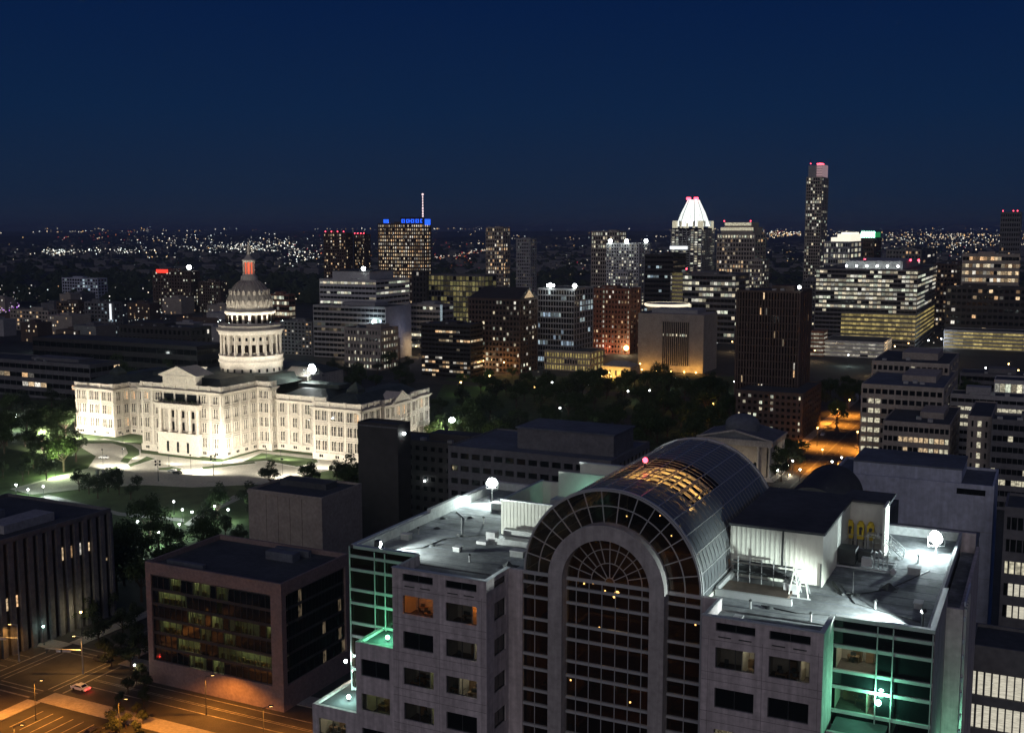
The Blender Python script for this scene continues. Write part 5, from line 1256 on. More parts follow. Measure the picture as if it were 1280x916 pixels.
for lb,xm,x0,x1,yt,D in (('left dark brown residential tower with red roof lights',432,404,441,291,1500),('right dark brown residential tower with red roof lights',456,442,463,293,1540)):
    t,w,dd,h=sky('residential_tower',lb,xm,yt,D,x0,x1,24,10,3,'brown','glassbrown','warm',(0,0,.14),'grid',None,.5,.4,31,group='twin brown residential towers')
    for k in range(4): link('beacon', MB().ball((0,0,0),.75).mesh('beacon', E_['red']), t, (-w*.4+k*w*.27,-dd/2,h+1.5))
t,w,dd,h=sky('hotel_tower','tall tower full of warm windows with blue roof letters and a mast',530,279,1300,472,539,27,22,3,'brown','glassbrown','warm',(0,0,.62),'grid',None,.5,.42,33)
bl=MB()
for k,(x,s) in enumerate([(-.36+.033*0,1),(-.36+.06,0)]): bl.box(x*w,(x+.045)*w,-dd/2-1,-dd/2-.2,h+.2,h+4.4)
for k in range(9):
    x=.03+.05*k; bl.box(x*w,(x+.014)*w,-dd/2-1,-dd/2-.2,h+.3,h+4.6)
    if k%2==0: bl.box((x+.0142)*w,(x+.036)*w,-dd/2-1,-dd/2-.2,h+.3,h+1.3); bl.box((x+.0142)*w,(x+.036)*w,-dd/2-1,-dd/2-.2,h+3.6,h+4.6)
    elif k%3==0: bl.box((x+.0142)*w,(x+.036)*w,-dd/2-1,-dd/2-.2,h+2,h+2.9)
bl.box(w/2+.1,w/2+.9,-dd*.4,dd*.3,h-2,h+4.6); bl.build('sign_letters', E_['blue'], t)
MB().box(0,w*.5,-dd/2-.15,-dd/2+1,h,h+7).build('sign_backing', M['black'], t)
mm_=MB()
for k in range(10): mm_.bar((w*.4,0,h+k*3.2),(w*.4,0,h+k*3.2+2.4),1.5 if k<6 else 1.1,sides=6)
mm_.ball((w*.4,0,h+33),1.3); mm_.build('lit_mast', E_['mast'], t); MB().bar((w*.4,0,h-.4),(w*.4,0,h+33),.7,sides=6).build('mast', M['steel'], t)
t,w,dd,h=sky('office_building','white office block with wide bands and stepped right side',470,350,950,399,512,15,16,8,'pale','glassdark','bright',(.45,.85,.12),'band',None,.55,.2,35,litfn=lambda s,k,i,n,nb,lm,r: (lm if k>n-9 and (k+n)%2 else (lm if r.random()<.3 else None)))
MB().box(-w*.36,w*.30,-dd*.35,dd*.35,h-.44,h+6.5).build('roof_hall', M['pale'], t); MB().box(-w*.37,w*.31,-dd*.36,dd*.36,h+6.51,h+7.2).build('roof',M['roofdark'],t); roof_lamp(t,w*.2,-dd*.36,h+9,1.8,'white')
t,w,dd,h=sky('office_building','wide dim grey block with a bluish blank right side',482,384,915,391,514,10,18,0,'grey','glassdark','dimwarm',(.1,.4,.05),'band',None,.45,.3,36)
roof_lamp(t,w*.36,-dd/2-2,h*.72,2.0,'cool',5000,(.7,.85,1)); lamp(t,(w/2+14,0,h*.5),2200,(.50,.58,1),1)  # added bare blue lamp tints the blank right side
sky('office_building','small grey block with rows of square lit windows',476,411,850,430,498,6,12,7,'tan','glassdark','white',(.4,.75,.15),'grid',None,.5,.5,37)
t,w,dd,h=sky('office_building','glass office glowing olive yellow behind a dark wing',606,344,1150,535,621,11,18,3,'darkgrey','glassbrown','olive',(.7,.97,.75),'grid',None,.25,.12,38,ph=False)
sky('office_tower','dark wing at the left of the olive glass office',533,338,1140,515,536,12,4,2,'black','glassdark','warm',(0,0,.02),'grid',None,.4,.4,39,ph=False)
t,w,dd,h=sky('office_building','dark banded office with a bluish lit stair shaft',553,381,1000,512,567,8,10,3,'grey','glassdark','white',(.25,.8,.05),'band',None,.5,.2,40)
MB().box(w*.44,w*.5,-dd/2-.6,-dd/2-.05,2,h).build('light_strip',L_['cool'],t)
sky('office_building','dark office block with broken orange lit bands',588,406,800,526,604,12,14,4,'black','glassbrown','warm',(.35,.6,.05),'band',None,.5,.2,41)
t,w,dd,h=sky('office_building','brown gridded office with a dark gable roof',650,374,830,585,672,14,15,6,'brown','glassdark','white',(.1,.4,.10),'grid',None,.45,.4,42,ph=False)
g_=MB(); X,Y=w/2,dd/2; g_.add([(-X,-Y,h),(X,-Y,h),(X,Y,h),(-X,Y,h),(-X+6,0,h+8),(X,0,h+8)],[(0,1,5,4),(1,2,5),(2,3,4,5),(3,0,4)]); g_.build('gable_roof',M['black'],t)
MB().add([(X+.15,-Y*.55,h+.4),(X+.15,Y*.55,h+.4),(X+.15,0,h+6.4)],[(0,1,2)]).build('lit_gable',L_['warm'],t)
t,w,dd,h=sky('office_building','glass office with a pale grid and two white roof floodlights',718,361,860,672,742,14,14,7,'grey','glassdark','cool',(.12,.6,.05),'grid',None,.25,.16,43,ph=False)
for x in (-w*.16,w*.5): roof_lamp(t,x,-dd/2+.5,h+2.2,1.7,'white',2500)
MB().box(-w*.25,-w*.05,-dd/2+.3,-dd/2+1,h+1.2,h+3.2).build('roof_lamp_bar',E_['white'],t)
sky('low_building','low storefront strung with yellow lights below the glass office',738,440,840,680,756,3,18,4,'tan','glassdark','garage',(.8,.8,.4),'grid',None,.3,.4,44,ph=False)
sky('residential_tower','distant slim tower with warm floors centre left',629,284,1600,607,638,20,8,3,'tan','glassbrown','warm',(.2,.5,.30),'grid',None,.4,.35,45)
sky('residential_tower','dim slim tower left of the glass office',663,298,1550,645,671,20,8,3,'grey','glassdark','dimwarm',(0,0,.15),'grid',None,.5,.4,46)
t,w,dd,h=sky('hotel_building','red brick hotel with columns of lit windows',788,361,960,741,801,13,12,3,'redbrick','glassdark','warm',(0,0,.12),'grid',None,.5,.5,47,litfn=lambda s,k,i,n,nb,lm,r: 'bright' if s=='f' and i in (3,nb-1) and r.random()<.8 else lm)
roof_lamp(t,w/2-2,-dd/2-3,6,2.2,'sod',9000,(1,.75,.45)); lamp(t,(-w*.1,-dd/2-6,5),2500,(1,.35,.2),1)
t,w,dd,h=sky('residential_tower','grey gridded tower with three white roof lamps',799,304,1400,758,813,22,13,4,'pale','glassdark','white',(0,0,.22),'grid',None,.45,.4,48,ph=False)
for x,y in ((-w*.38,-1),(w*.12,-1),(w*.5,.2)): roof_lamp(t,x,y*dd/2,h+2.5,2.4,'white',2500)
sky('residential_tower','lower pale front block of the gridded tower',785,340,1330,760,790,14,8,2,'pale','glassdark','white',(0,0,.25),'grid',None,.45,.4,49)
sky('hotel_building','distant block with a bright crown of lit floors',774,289,1750,739,783,16,12,4,'tan','glassbrown','bright',(0,0,.06),'grid',None,.4,.35,50,litfn=lambda s,k,i,n,nb,lm,r: 'bright' if k>=n-4 and r.random()<.6 else lm)
# stepped tower right of the crowned one
t,w,dd,h=sky('office_tower','stepped brown tower with warm middle floors and white top bands',944,292,1400,896,958,19,14,4,'tan','glassbrown','warm',(0,0,.10),'grid',None,.4,.35,51,litfn=lambda s,k,i,n,nb,lm,r: ('warm' if 6<k<12 and r.random()<.55 else ('bright' if k==n-1 and s=='f' else lm)),ph=False)
for k,(a,z0,z1) in enumerate(((.42,-.44,8),(.34,8,14))):
    MB().box(-w*a,w*a,-dd*a,dd*a,h+z0,h+z1).build('roof_hall',M['tan'],t); MB().box(-w*a-.3,w*a+.3,-dd*a-.35,-dd*a-.05,h+z1-4.2,h+z1-.6).build('lit_band',L_['bright'],t)
for x in (-w*.36,w*.33): link('beacon',MB().ball((0,0,0),.85).mesh('beacon',E_['red']),t,(x,-dd*.35,h+15.5))
sky('office_tower','lower right shoulder of the stepped tower',953,325,1380,935,962,14,7,3,'tan','glassbrown','white',(0,0,.22),'grid',None,.4,.35,52)
t,w,dd,h=sky('office_building','banded office with lit floors and a rounded left end',920,343,1050,838,937,12,18,4,'darkgrey','glassdark','bright',(.35,.6,.16),'band',None,.45,.15,53)
# round left corner
b=MB()
for k in range(11): z=h*.36+k*h*.058; b.lathe([(9,z),(9,z+2.0)],20,(-w/2+7,-dd/2+7)); 
b.build('curved_band',M['tan'],t); MB().lathe([(8.6,h*.3),(8.6,h)],20,(-w/2+7,-dd/2+7)).build('curved_glazing',L_['olive'],t)
link('beacon',MB().ball((0,0,0),.9).mesh('beacon',E_['red']),t,(-w*.3,-dd*.3,h+4))
cd=gz(835,470); cz=atd(834,379,960)
t=thing('canopy_building','drum building with a bright white oval roof edge','building',(cz.x,960,0),-GA)
MB().lathe([(17,0),(17,cz.z-2.4)],32).build('wall',M['darkgrey'],t); MB().lathe([(18.5,cz.z-2.3),(19.5,cz.z-1.6),(19.5,cz.z-.2),(18.5,cz.z)],32).build('lit_rim',E_['warmstrip'],t); MB().lathe([(18.4,cz.z-.1),(.1,cz.z+.5)],32).build('roof',M['pale'],t)
# the crowned tower
loc,w,dd,h=place(878,292,1500,838,894)
t=thing('crowned_tower','skyscraper with a floodlit faceted white crown and lit shoulders','skyscraper',loc,-GA); X,Y=w/2,dd/2
zz=lambda y: atd(866,y,1500).z
b=MB(); b.box(-X*.92,X*.92,-Y*.92,Y*.92,0,zz(285)); b.build('shaft',M['glassdark'],t)
b=MB()
for k in range(34):
    z=k*zz(287)/34; b.box(-X*.95,X*.95,-Y*.95,Y*.95,z,z+1.2)
for i in range(9): x=-X*.95+i*X*1.9/8; b.box(x-.5,x+.5,-Y,-Y*.951,0,zz(287)); b.box(X*.951,X,-Y*.95+i*Y*1.9/8-.5,-Y*.95+i*Y*1.9/8+.5,0,zz(287))
b.build('facade',M['grey'],t)
rng=random.Random(9); b=MB()
for k in range(34):
    for i in range(8):
        z=k*zz(287)/34+1.3; zt_=(k+1)*zz(287)/34-.1
        pr_=.85 if (k>22 and i in (0,1,5,6,7)) else (.5 if (i>4 and k>8) else .05)
        x=-X*.95+i*X*1.9/8
        if rng.random()<pr_: b.quad((x+.6,-Y*.935,z),(x+X*1.9/8-.6,-Y*.935,z),(x+X*1.9/8-.6,-Y*.935,zt_),(x+.6,-Y*.935,zt_))
        y=-Y*.95+i*Y*1.9/8
        if rng.random()<pr_*.6: b.quad((X*.935,y+.6,z),(X*.935,y+Y*1.9/8-.6,z),(X*.935,y+Y*1.9/8-.6,zt_),(X*.935,y+.6,zt_))
b.build('lit_window',L_['bright'],t)['kind']='stuff'
ring_=MB(); ring_.box(-X*1.0,X*.1,-Y*1.05,-Y*1.0,zz(312),zz(308)); ring_.build('lit_band',E_['strip'],t)
cr=MB(); z0,z1,zt2=zz(283),zz(266),zz(249)
P8=lambda r,z: [(sx_*X*r*(1 if o_ else .5),sy_*Y*r*(.5 if o_ else 1),z) for sx_,sy_,o_ in ((1,-1,1),(1,1,1),(1,1,0),(-1,1,0),(-1,1,1),(-1,-1,1),(-1,-1,0),(1,-1,0))]
la=[P8(.90,z0),P8(.64,z1),P8(.30,zt2)]
for j in range(2):
    n=len(cr.v); cr.add(la[j]+la[j+1],[(i,(i+1)%8,8+(i+1)%8,8+i) for i in range(8)])
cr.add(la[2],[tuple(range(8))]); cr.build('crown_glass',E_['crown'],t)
b=MB()
for i in range(8):
    b.bar(la[0][i],la[1][i],.8); b.bar(la[1][i],la[2][i],.8)
    p0=Vector(la[0][i]); b.bar(p0,p0+Vector((0,0,zz(276)-z0)),1.8)
    a_,c_=Vector(la[0][i]),Vector(la[0][(i+1)%8])
    for f_ in (.33,.66):
        q_=a_.lerp(c_,f_); r_=Vector(la[1][i]).lerp(Vector(la[1][(i+1)%8]),f_); b.bar(q_,r_,.4)
b.build('crown_rib',M['alu'],t)
b=MB()
for sx_,sy_ in ((1,-1),(-1,-1),(1,1),(-1,1)): b.box(sx_*X*.8-3,sx_*X*.8+3,sy_*Y*.8-3,sy_*Y*.8+3,zz(290),zz(276))
for i in range(5): b.box(-X*.8+i*X*.4-1.2,-X*.8+i*X*.4+1.2,-Y*.9,-Y*.8,zz(289),zz(279-2*(i%2)))
b.build('pinnacle',L_['bright'],t)
for x in (-X*.24,X*.24): MB().box(x-2.2,x+2.2,-Y*.3,-Y*.1,zt2,zt2+3.2).build('beacon',E_['red'],t)
# slender tallest tower
t,w,dd,h=sky('residential_tower','tallest slender tower with a pale pink lit top',1028,221,1700,1008,1036,38,7,4,'tan','glassdark','white',(.22,.75,.12),'grid',None,.35,.3,54,ph=False)
MB().box(-w*.42,w*.1,-dd*.42,dd*.4,h-.44,h+17).build('top_shaft',M['grey'],t); MB().box(w*.101,w*.46,-dd*.44,dd*.42,h-.44,h+18.5).build('lit_top',E_['pinkcrown'],t)
b=MB()
for k in range(5): b.box(w*.09,w*.47,-dd*.46,-dd*.441,h+1+k*3.6,h+1.5+k*3.6)
b.build('top_band',M['brown'],t)
for x in (-w*.3,w*.28): link('beacon',MB().ball((0,0,0),.85).mesh('beacon',E_['red']),t,(x,-dd*.4,h+20))
MB().box(w*.11,w*.46,-dd*.45,-dd*.2,h+18.6,h+20).build('beacon_bar',E_['red'],t)
t,w,dd,h=sky('office_tower','office tower with a stepped cream glowing crown',1063,302,1350,1030,1078,14,11,3,'grey','glassdark','bright',(.4,.75,.3),'grid',None,.4,.3,55,ph=False)
MB().box(-w*.26,w*.48,-dd*.45,dd*.4,h-.44,h+4.8).build('crown',E_['creamcrown'],t); MB().box(-w*.02,w*.48,-dd*.45,dd*.4,h+4.81,h+9).build('crown',E_['creamcrown'],t); MB().box(w*.1,w*.44,-dd*.4,dd*.3,h+9.01,h+11).build('crown',E_['creamcrown'],t)
t,w,dd,h=sky('office_tower','dark tower with a dim green lit crown',1093,297,1500,1075,1102,16,8,3,'brown','glassdark','warm',(0,0,.07),'grid',None,.45,.4,56,ph=False)
b=MB()
for k in range(6): b.box(-w*.45+k*w*.17,-w*.45+k*w*.17+1.6,-dd*.46,-dd*.44,h,h+8)
b.build('crown_light',E_['green'],t); MB().box(-w*.46,w*.46,-dd*.43,dd*.4,h-.44,h+7).build('crown',E_['greencrown'],t)
t,w,dd,h=sky('office_building','broad office block with bright broken floors over amber garage levels',1148,337,1000,1020,1171,18,26,5,'darkgrey','glassdark','bright',(.6,.75,.25),'band',None,.42,.12,57,
   litfn=lambda s,k,i,n,nb,lm,r: (('garage' if i>6 or s=='s' else None) if 1<k<8 else (None if k<=1 else lm)))
MB().box(-w*.22,w*.34,-dd*.45,dd*.3,h-.44,h+7).build('roof_hall',M['grey'],t)
for k in range(6): roof_lamp(t,-w*.2+k*w*.1,-dd*.48,h+2.5,.9,'white')
b=MB()
for x in (-w*.1,w*.36,w*.44): b.ball((x,-dd*.2,h+7),1.1)
b.build('beacon',E_['red'],t)
sky('parking_garage','white parking garage with three lit levels',1105,428,930,1028,1115,4,8,2,'pale','glassdark','garagewhite',(.5,.95,.6),'band',None,.5,.1,58,ph=False)
sky('parking_garage','small brick corner garage beside the white one',1030,414,945,1011,1035,6,3,1,'redbrick','glassdark','garagewhite',(.6,.95,.6),'band',None,.5,.1,59,ph=False)
sky('office_building','wide banded office with warm upper floors far right',1275,318,1150,1203,1292,11,16,2,'tan','glassdark','warm',(.45,.7,.15),'band',30,.5,.15,60)
sky('office_building','dark block with red lights behind the broad office',1152,312,1400,1108,1171,14,11,3,'darkgrey','glassdark','warm',(.05,.3,.06),'grid',None,.5,.4,61)
sky('residential_tower','dark tower scattered with warm and red lights',1206,330,1240,1168,1216,14,9,3,'brown','glassdark','warm',(0,0,.14),'grid',None,.5,.4,62)
t,w,dd,h=sky('office_tower','dark tower with red roof beacons at the far right',1277,265,1500,1251,1292,20,9,2,'darkgrey','glassdark','warm',(0,0,.10),'grid',30,.45,.35,63,litfn=lambda s,k,i,n,nb,lm,r: lm if k<n-7 else None,ph=False)
for x in (-w*.4,w*.1,w*.3): link('beacon',MB().ball((0,0,0),.8).mesh('beacon',E_['red']),t,(x,-dd*.4,h+1.5))
sky('office_building','dark broad block above the amber garage at the right edge',1290,360,1080,1183,1300,8,16,2,'black','glassdark','warm',(.1,.3,.08),'grid',30,.5,.3,64)
sky('parking_garage','amber lit parking garage at the right edge',1292,416,980,1180,1302,5,9,2,'grey','glassdark','garage',(.9,.95,.9),'band',30,.45,.1,65,ph=False)
sky('low_building','dark low block with a blue screen in front of the amber garage',1292,470,700,1200,1300,3,12,2,'darkgrey','glassdark','warm',(.2,.3,.1),'band',25,.5,.2,66)
sky('office_building','dark block between the glass office and the brick hotel',745,395,1100,722,756,10,7,2,'darkgrey','glassdark','warm',(.1,.3,.10),'grid',None,.5,.4,67)
sky('office_building','dark office left of the crowned tower',842,318,1300,806,858,14,10,3,'black','glassdark','cool',(.08,.5,.05),'band',None,.5,.3,68)
sky('office_building','dim block below the slender tower',1026,350,1250,1003,1034,12,7,2,'darkgrey','glassdark','white',(.1,.4,.12),'grid',None,.5,.4,69)
# ------------------------------------------------------------------ trees
def tree_proto(seed, h, spread, leafm, n=420, size=.85):
    n = int(n*1.7); size *= .74
    rng = random.Random(seed)
    tb = MB(); th = h*.36
    def limb(p, q, r0, r1, k=6):
        p, q = Vector(p), Vector(q); d = (q-p).normalized(); u = d.orthogonal().normalized(); v = d.cross(u); vs = []
        for e, r in ((p,r0),(q,r1)):
            for i in range(k): a = 2*math.pi*i/k; vs.append(e+(u*math.cos(a)+v*math.sin(a))*r)
        tb.add(vs, [(i,(i+1)%k,k+(i+1)%k,k+i) for i in range(k)])
    limb((0,0,0),(0,0,th),h*.035,h*.024); lobes = []
    for i in range(7):
        a = 2*math.pi*i/7 + rng.uniform(-.3,.3); r = spread*rng.uniform(.35,.75); z = h*rng.uniform(.45,.85)
        if i == 6: r *= .2; z = h*.9
        c = Vector((r*math.cos(a), r*math.sin(a), z)); limb((0,0,th*rng.uniform(.8,1)), c*0.9+Vector((0,0,-.4)), h*.017, h*.006, 5)
        lobes.append((c, spread*rng.uniform(.30,.50)))
    lb = MB()
    for i in range(n):
        c, r = rng.choice(lobes)
        d = Vector((rng.gauss(0,1), rng.gauss(0,1), rng.gauss(0,.8)+.15)).normalized()
        p = c + d*r*rng.uniform(.55,1.12)
        u = d.cross(Vector((rng.uniform(-1,1),rng.uniform(-1,1),rng.uniform(-1,1)))).normalized(); v = (d + Vector((rng.uniform(-.7,.7),rng.uniform(-.7,.7),rng.uniform(-.7,.7)))).normalized()
        v = u.cross(v).normalized(); s = size*rng.uniform(.6,1.3)
        lb.add([p-u*s*.5, p+v*s*.35, p+u*s*.5, p-v*s*.4+d*s*.12], [(0,1,2,3)])
    t = link('tree', None); tb.build('trunk', M['bark'], t); o = lb.build('crown', M[leafm], t); o['kind'] = 'thing'
    return t
TP = [tree_proto(1,13,6.5,'leaf',900,1.0), tree_proto(2,11,5.2,'leafdull',800,.95), tree_proto(3,15,7.6,'leaf',1100,1.05), tree_proto(4,10,5.4,'leaflight',800,.9), tree_proto(5,9,4.2,'leafdull',700,.85)]
used = set(); rngT = random.Random(77)
def plant(k, P, label, group, s=1.0):
    if k in used: t = copy_tree(TP[k])
    else: t = TP[k]; used.add(k)
    t.location = (P[0],P[1],0); t.rotation_euler = (0,0,rngT.uniform(0,6.28)); q = s*rngT.uniform(.85,1.15); t.scale = (q*rngT.uniform(.9,1.1),q,q*rngT.uniform(.9,1.1))
    if group: label = ('broad ','dull green ','tall wide ','light green ','small crowned ')[k] + label
    return tag(t, label, 'tree', group)
def inpoly(u, v, P):
    c = False; n = len(P)
    for i in range(n):
        (x1,y1),(x2,y2) = P[i], P[i-1]
        if (y1 > v) != (y2 > v) and u < (x2-x1)*(v-y1)/(y2-y1)+x1: c = not c
    return c
def grove(poly, dist, ks, label, group, s=1.0, maxn=80):
    us = [p[0] for p in poly]; vs = [p[1] for p in poly]; pts = []
    for _ in range(4000):
        u, v = rngT.uniform(min(us),max(us)), rngT.uniform(min(vs),max(vs))
        if not inpoly(u, v, poly): continue
        p = gz(u, v)
        if all((p-q).length > dist for q in pts): pts.append(p)
        if len(pts) >= maxn: break
    for p in pts: plant(rngT.choice(ks), p, label, group, s)
grove([(545,520),(600,500),(760,492),(905,500),(915,545),(860,575),(760,590),(640,600),(560,570)], 10.5, [0,1,2,0], 'dark broadleaf tree in the unlit park right of the capitol', 'trees in the dark park right of the capitol', 1.05, 90)
grove([(600,492),(640,484),(760,480),(900,486),(905,498),(620,502)], 16, [1,2], 'tree along the far edge of the dark park', 'trees along the far edge of the park', .9, 26)
grove([(-20,520),(50,505),(92,512),(98,545),(90,582),(30,588),(-20,590)], 9.0, [0,1,2,0], 'dark tree in the grove left of the capitol', 'trees in the grove left of the capitol', .95, 34)
grove([(-20,592),(40,590),(70,586),(70,600),(0,606),(-20,610)], 9, [1,4], 'small dark tree in front of the left grove', 'small trees at the left edge of the drive', .8, 6)
grove([(140,690),(180,680),(260,690),(262,735),(200,760),(140,752)], 8.5, [0,2,1], 'dark tree behind the brown framed office block', 'dark trees behind the brown framed block', .9, 16)
grove([(95,612),(130,604),(172,612),(170,626),(110,628)], 7, [4,1], 'small dark tree on the lawn edge below the drive', 'small trees below the drive', .75, 9)
grove([(245,640),(330,625),(400,600),(430,595),(440,620),(330,680),(262,700)], 9.5, [1,4,0], 'dark tree on the lawn below the capitol', 'trees on the lawn below the capitol', .8, 22)
grove([(962,585),(985,560),(1003,575),(1000,600),(965,605)], 7, [0,1], 'dark tree beside the classical building', 'trees beside the classical building', .9, 6)
grove([(1010,500),(1060,492),(1088,496),(1085,512),(1015,515)], 12, [0,2], 'dark tree behind the ribbed tower', 'trees behind the ribbed tower', 1.0, 9)
grove([(1195,486),(1285,480),(1290,498),(1200,505)], 14, [0,1,2], 'dark tree before the amber garage', 'trees before the amber garage', 1.0, 12)
grove([(400,468),(520,458),(525,492),(430,500)], 14, [0,1], 'dark tree beyond the capitol roof', 'trees beyond the capitol', 1.0, 16)
grove([(0,470),(120,462),(240,470),(90,500)], 22, [1,2], 'dark tree by the far left low buildings', 'trees by the far left low buildings', 1.0, 14)
grove([(150,862),(178,846),(186,880),(176,930),(130,940)], 3.6, [4], 'dark shrub tree at the corner of the parking bays', 'dark shrub trees by the parking bays', .42, 16)
grove([(120,800),(172,770),(176,835),(140,845)], 6, [4,1], 'dark tree between the two office blocks', 'dark trees between the two office blocks', .6, 9)
grove([(5,760),(60,752),(140,762),(150,790),(70,792),(10,786)], 7, [1,4], 'street tree near the crossing', 'street trees near the crossing', .7, 9)
for u, v, k, s, lb in ((80,590,3,1.5,'bright green tree lit from below by a lamp left of the drive'),(95,577,1,1.3,'darker tree behind the bright green one'),(338,612,1,1.1,'bushy tree in front of the capitol drive'),(436,612,1,1.15,'dark tree against the right wing of the capitol'),
                       (580,560,3,1.3,'green tree beside the white park lamp'),(545,556,3,1.1,'pale green tree left of the white park lamp'),(622,566,3,1.2,'dim green tree right of the white park lamp'),(1046,533,3,1.5,'orange lit tree at the side of the street'),
                       (660,492,3,.9,'tree lit orange by a street lamp across the park'),(610,478,3,.9,'yellow green lit tree at the foot of the gabled office'),(640,474,3,.9,'second lit tree at the foot of the gabled office'),(900,523,3,.9,'orange lit tree left of the ribbed tower'),(578,482,3,.8,'bright green lit tree at the foot of the dark office')):
    plant(k, gz(u,v), lb, None, s)
for k, t in enumerate(TP):
    if k not in used: plant(k, gz(150+k*20,700), 'dark tree behind the brown framed office block', 'dark trees behind the brown framed block')

# ------------------------------------------------------------------ lamps, signals, cars
def street_lamp(P, h, label, group, color, em, power, r=.3, arm=0, arma=0.0, cat='street lamp', light=True, spot=None):
    t = thing('street_lamp', label, cat, (P[0],P[1],0), arma, group)
    b = MB(); b.lathe([(.22,0),(.16,.5),(.10,.6),(.07,h-.2)],8); 
    if arm: b.bar((0,0,h-.2),(arm,0,h+.3),.12)
    b.build('post', M['darksteel'], t)
    if arm:
        h_ = MB().box(arm-.55,arm+.35,-.22,.22,h+.22,h+.42).build('lamp_head', M['darksteel'], t); MB().box(arm-.4,arm+.2,-.16,.16,h+.17,h+.219).build('lens', E_[em], h_)
        lamp(t, (arm-.1,0,h), power, color, .15, spot, (arm-.1,0,0)); return t
    hd = MB(); hx = arm; hz = h+.3 if arm else h
    hd.lathe([(r*.6,hz+r*1.1),(r*.9,hz+r*1.15),(r*.3,hz+r*1.5),(.01,hz+r*1.55)],8,(hx,0)); hd.build('lamp_cap', M['darksteel'], t)
    MB().ball((hx,0,hz+r*.3), r, seg=10, rings=6).build('globe', E_[em], t)
    if light: lamp(t, (hx,0,hz-r-.15), power, color, .15, spot, (hx,0,0) if spot else None)
    return t
LG = 'white lamps on the capitol lawn'
for u, v, p in ((36,640,900),(112,652,0),(143,662,500),(172,652,900),(198,665,900),(224,655,700),(228,637,500),(240,640,0),(285,637,700),(268,633,300),(165,687,250),(20,606,1500),(35,612,1500),(54,608,1500),(217,627,700)):
    v2 = v; h_ = 5.0
    # the photo column and row are those of the lamp itself: step down to its foot
    P = gz(u, v, h_)
    street_lamp(P, h_, 'white globe lamp on the dark lawn before the capitol', LG, COOL, 'white', (p or 120)*6, .38)
street_lamp(gz(18,522,7), 7, 'blazing white lamp among trees at the far left', None, (.85,.92,1), 'flood', 9000, 1.6)
street_lamp(gz(565,526,12.5), 12.5, 'blazing white park lamp right of the capitol', None, (.93,1,.96), 'flood', 14000, 1.5)
street_lamp(gz(574,542,7), 7, 'smaller white lamp below the blazing park lamp', None, (.93,1,.96), 'white', 1500, .5)
street_lamp(gz(70,596), 5, 'lamp at the foot of the bright green tree', None, (.80,1,.60), 'white', 26000, .25)
for u, v, lb in ((198,573,'black cluster lamp post standing on the drive'),(267,566,'second black cluster lamp post on the drive')):
    P = gz(u, v+28); t = thing('lamp_post', lb, 'lamp post', P)
    b = MB(); b.lathe([(.3,0),(.2,.6),(.1,8)],8); b.bar((-.9,0,7.6),(.9,0,7.6),.12); b.bar((-.9,0,9),(.9,0,9),.12); b.bar((0,0,8),(0,0,9.4),.12); b.build('post', M['darksteel'], t)
    for x in (-.9,.9):
        for z in (7.2,8.6): MB().box(x-.35,x+.35,-.3,.3,z-.5,z+.4).build('lamp_box', M['darksteel'], t)
for u, v, lb in ((1047,511,'orange lamp by the lit tree'),(1028,562,'orange street lamp at the near left kerb of the lit street'),(1072,540,'orange street lamp at the right kerb of the lit street'),(1062,500,'orange street lamp far up the lit street'),(1022,535,'orange street lamp at the left kerb')):
    street_lamp(gz(u,v,9), 9, lb, 'orange street lamps along the lit street', (1,.34,.04), 'sod', 85000, .40, spot=146)
for u, v, p, lb in ((668,484,4200,'orange lamp in the middle of the park trees'),(892,505,4200,'orange lamp near the ribbed tower'),(867,524,1500,'yellow lamp among the park trees'),(796,491,1200,'small yellow lamp at the far park edge'),(612,470,2500,'yellow green lamp at the foot of the gabled office'),(828,498,600,'orange lamp between park trees'),(1273,463,2500,'orange lamp by the amber garage'),(576,478,1500,'lamp in a bright green tree')):
    street_lamp(gz(u,v,8), 8, lb, 'small coloured lamps among the trees', SOD if 'green' not in lb else (.6,1,.3), 'sod', p, .55)
for u, v in ((843,473),(785,489),(918,477),(735,480),(690,478),(1093,540),(700,510),(740,530),(812,488),(1205,467),(1232,460)):
    street_lamp(gz(u,v,7), 7, 'tiny white lamp in the dark park', 'tiny white lamps in the park', COOL, 'white', 260, .5)
for u, v, c_ in ((436,452,WARM),(462,448,COOL),(498,440,WARM),(520,446,WARM),(548,468,SOD),(575,470,WARM),(604,466,WARM),(630,468,SOD),(668,462,WARM),(690,456,(1,.85,.5)),(712,455,(1,.85,.5)),(744,450,SOD),(765,440,WARM),(800,470,SOD),(915,440,WARM),(1018,452,WARM),(1060,458,COOL),(1118,446,WARM),(1135,442,WARM),(1160,438,COOL),(1175,452,WARM),(1176,436,(.7,.8,1)),(300,440,WARM),(330,446,COOL),(250,452,WARM),(60,440,COOL),(130,446,WARM),(375,430,WARM),(1260,470,WARM),(1090,470,WARM)):  # lamps added to brighten the lower facades
    street_lamp(gz(u,v), 9, 'street lamp added in a gap to light the downtown blocks', 'street lamps added between the downtown blocks', c_, 'sod' if c_ in (WARM, SOD) else 'white', 8000, .5)
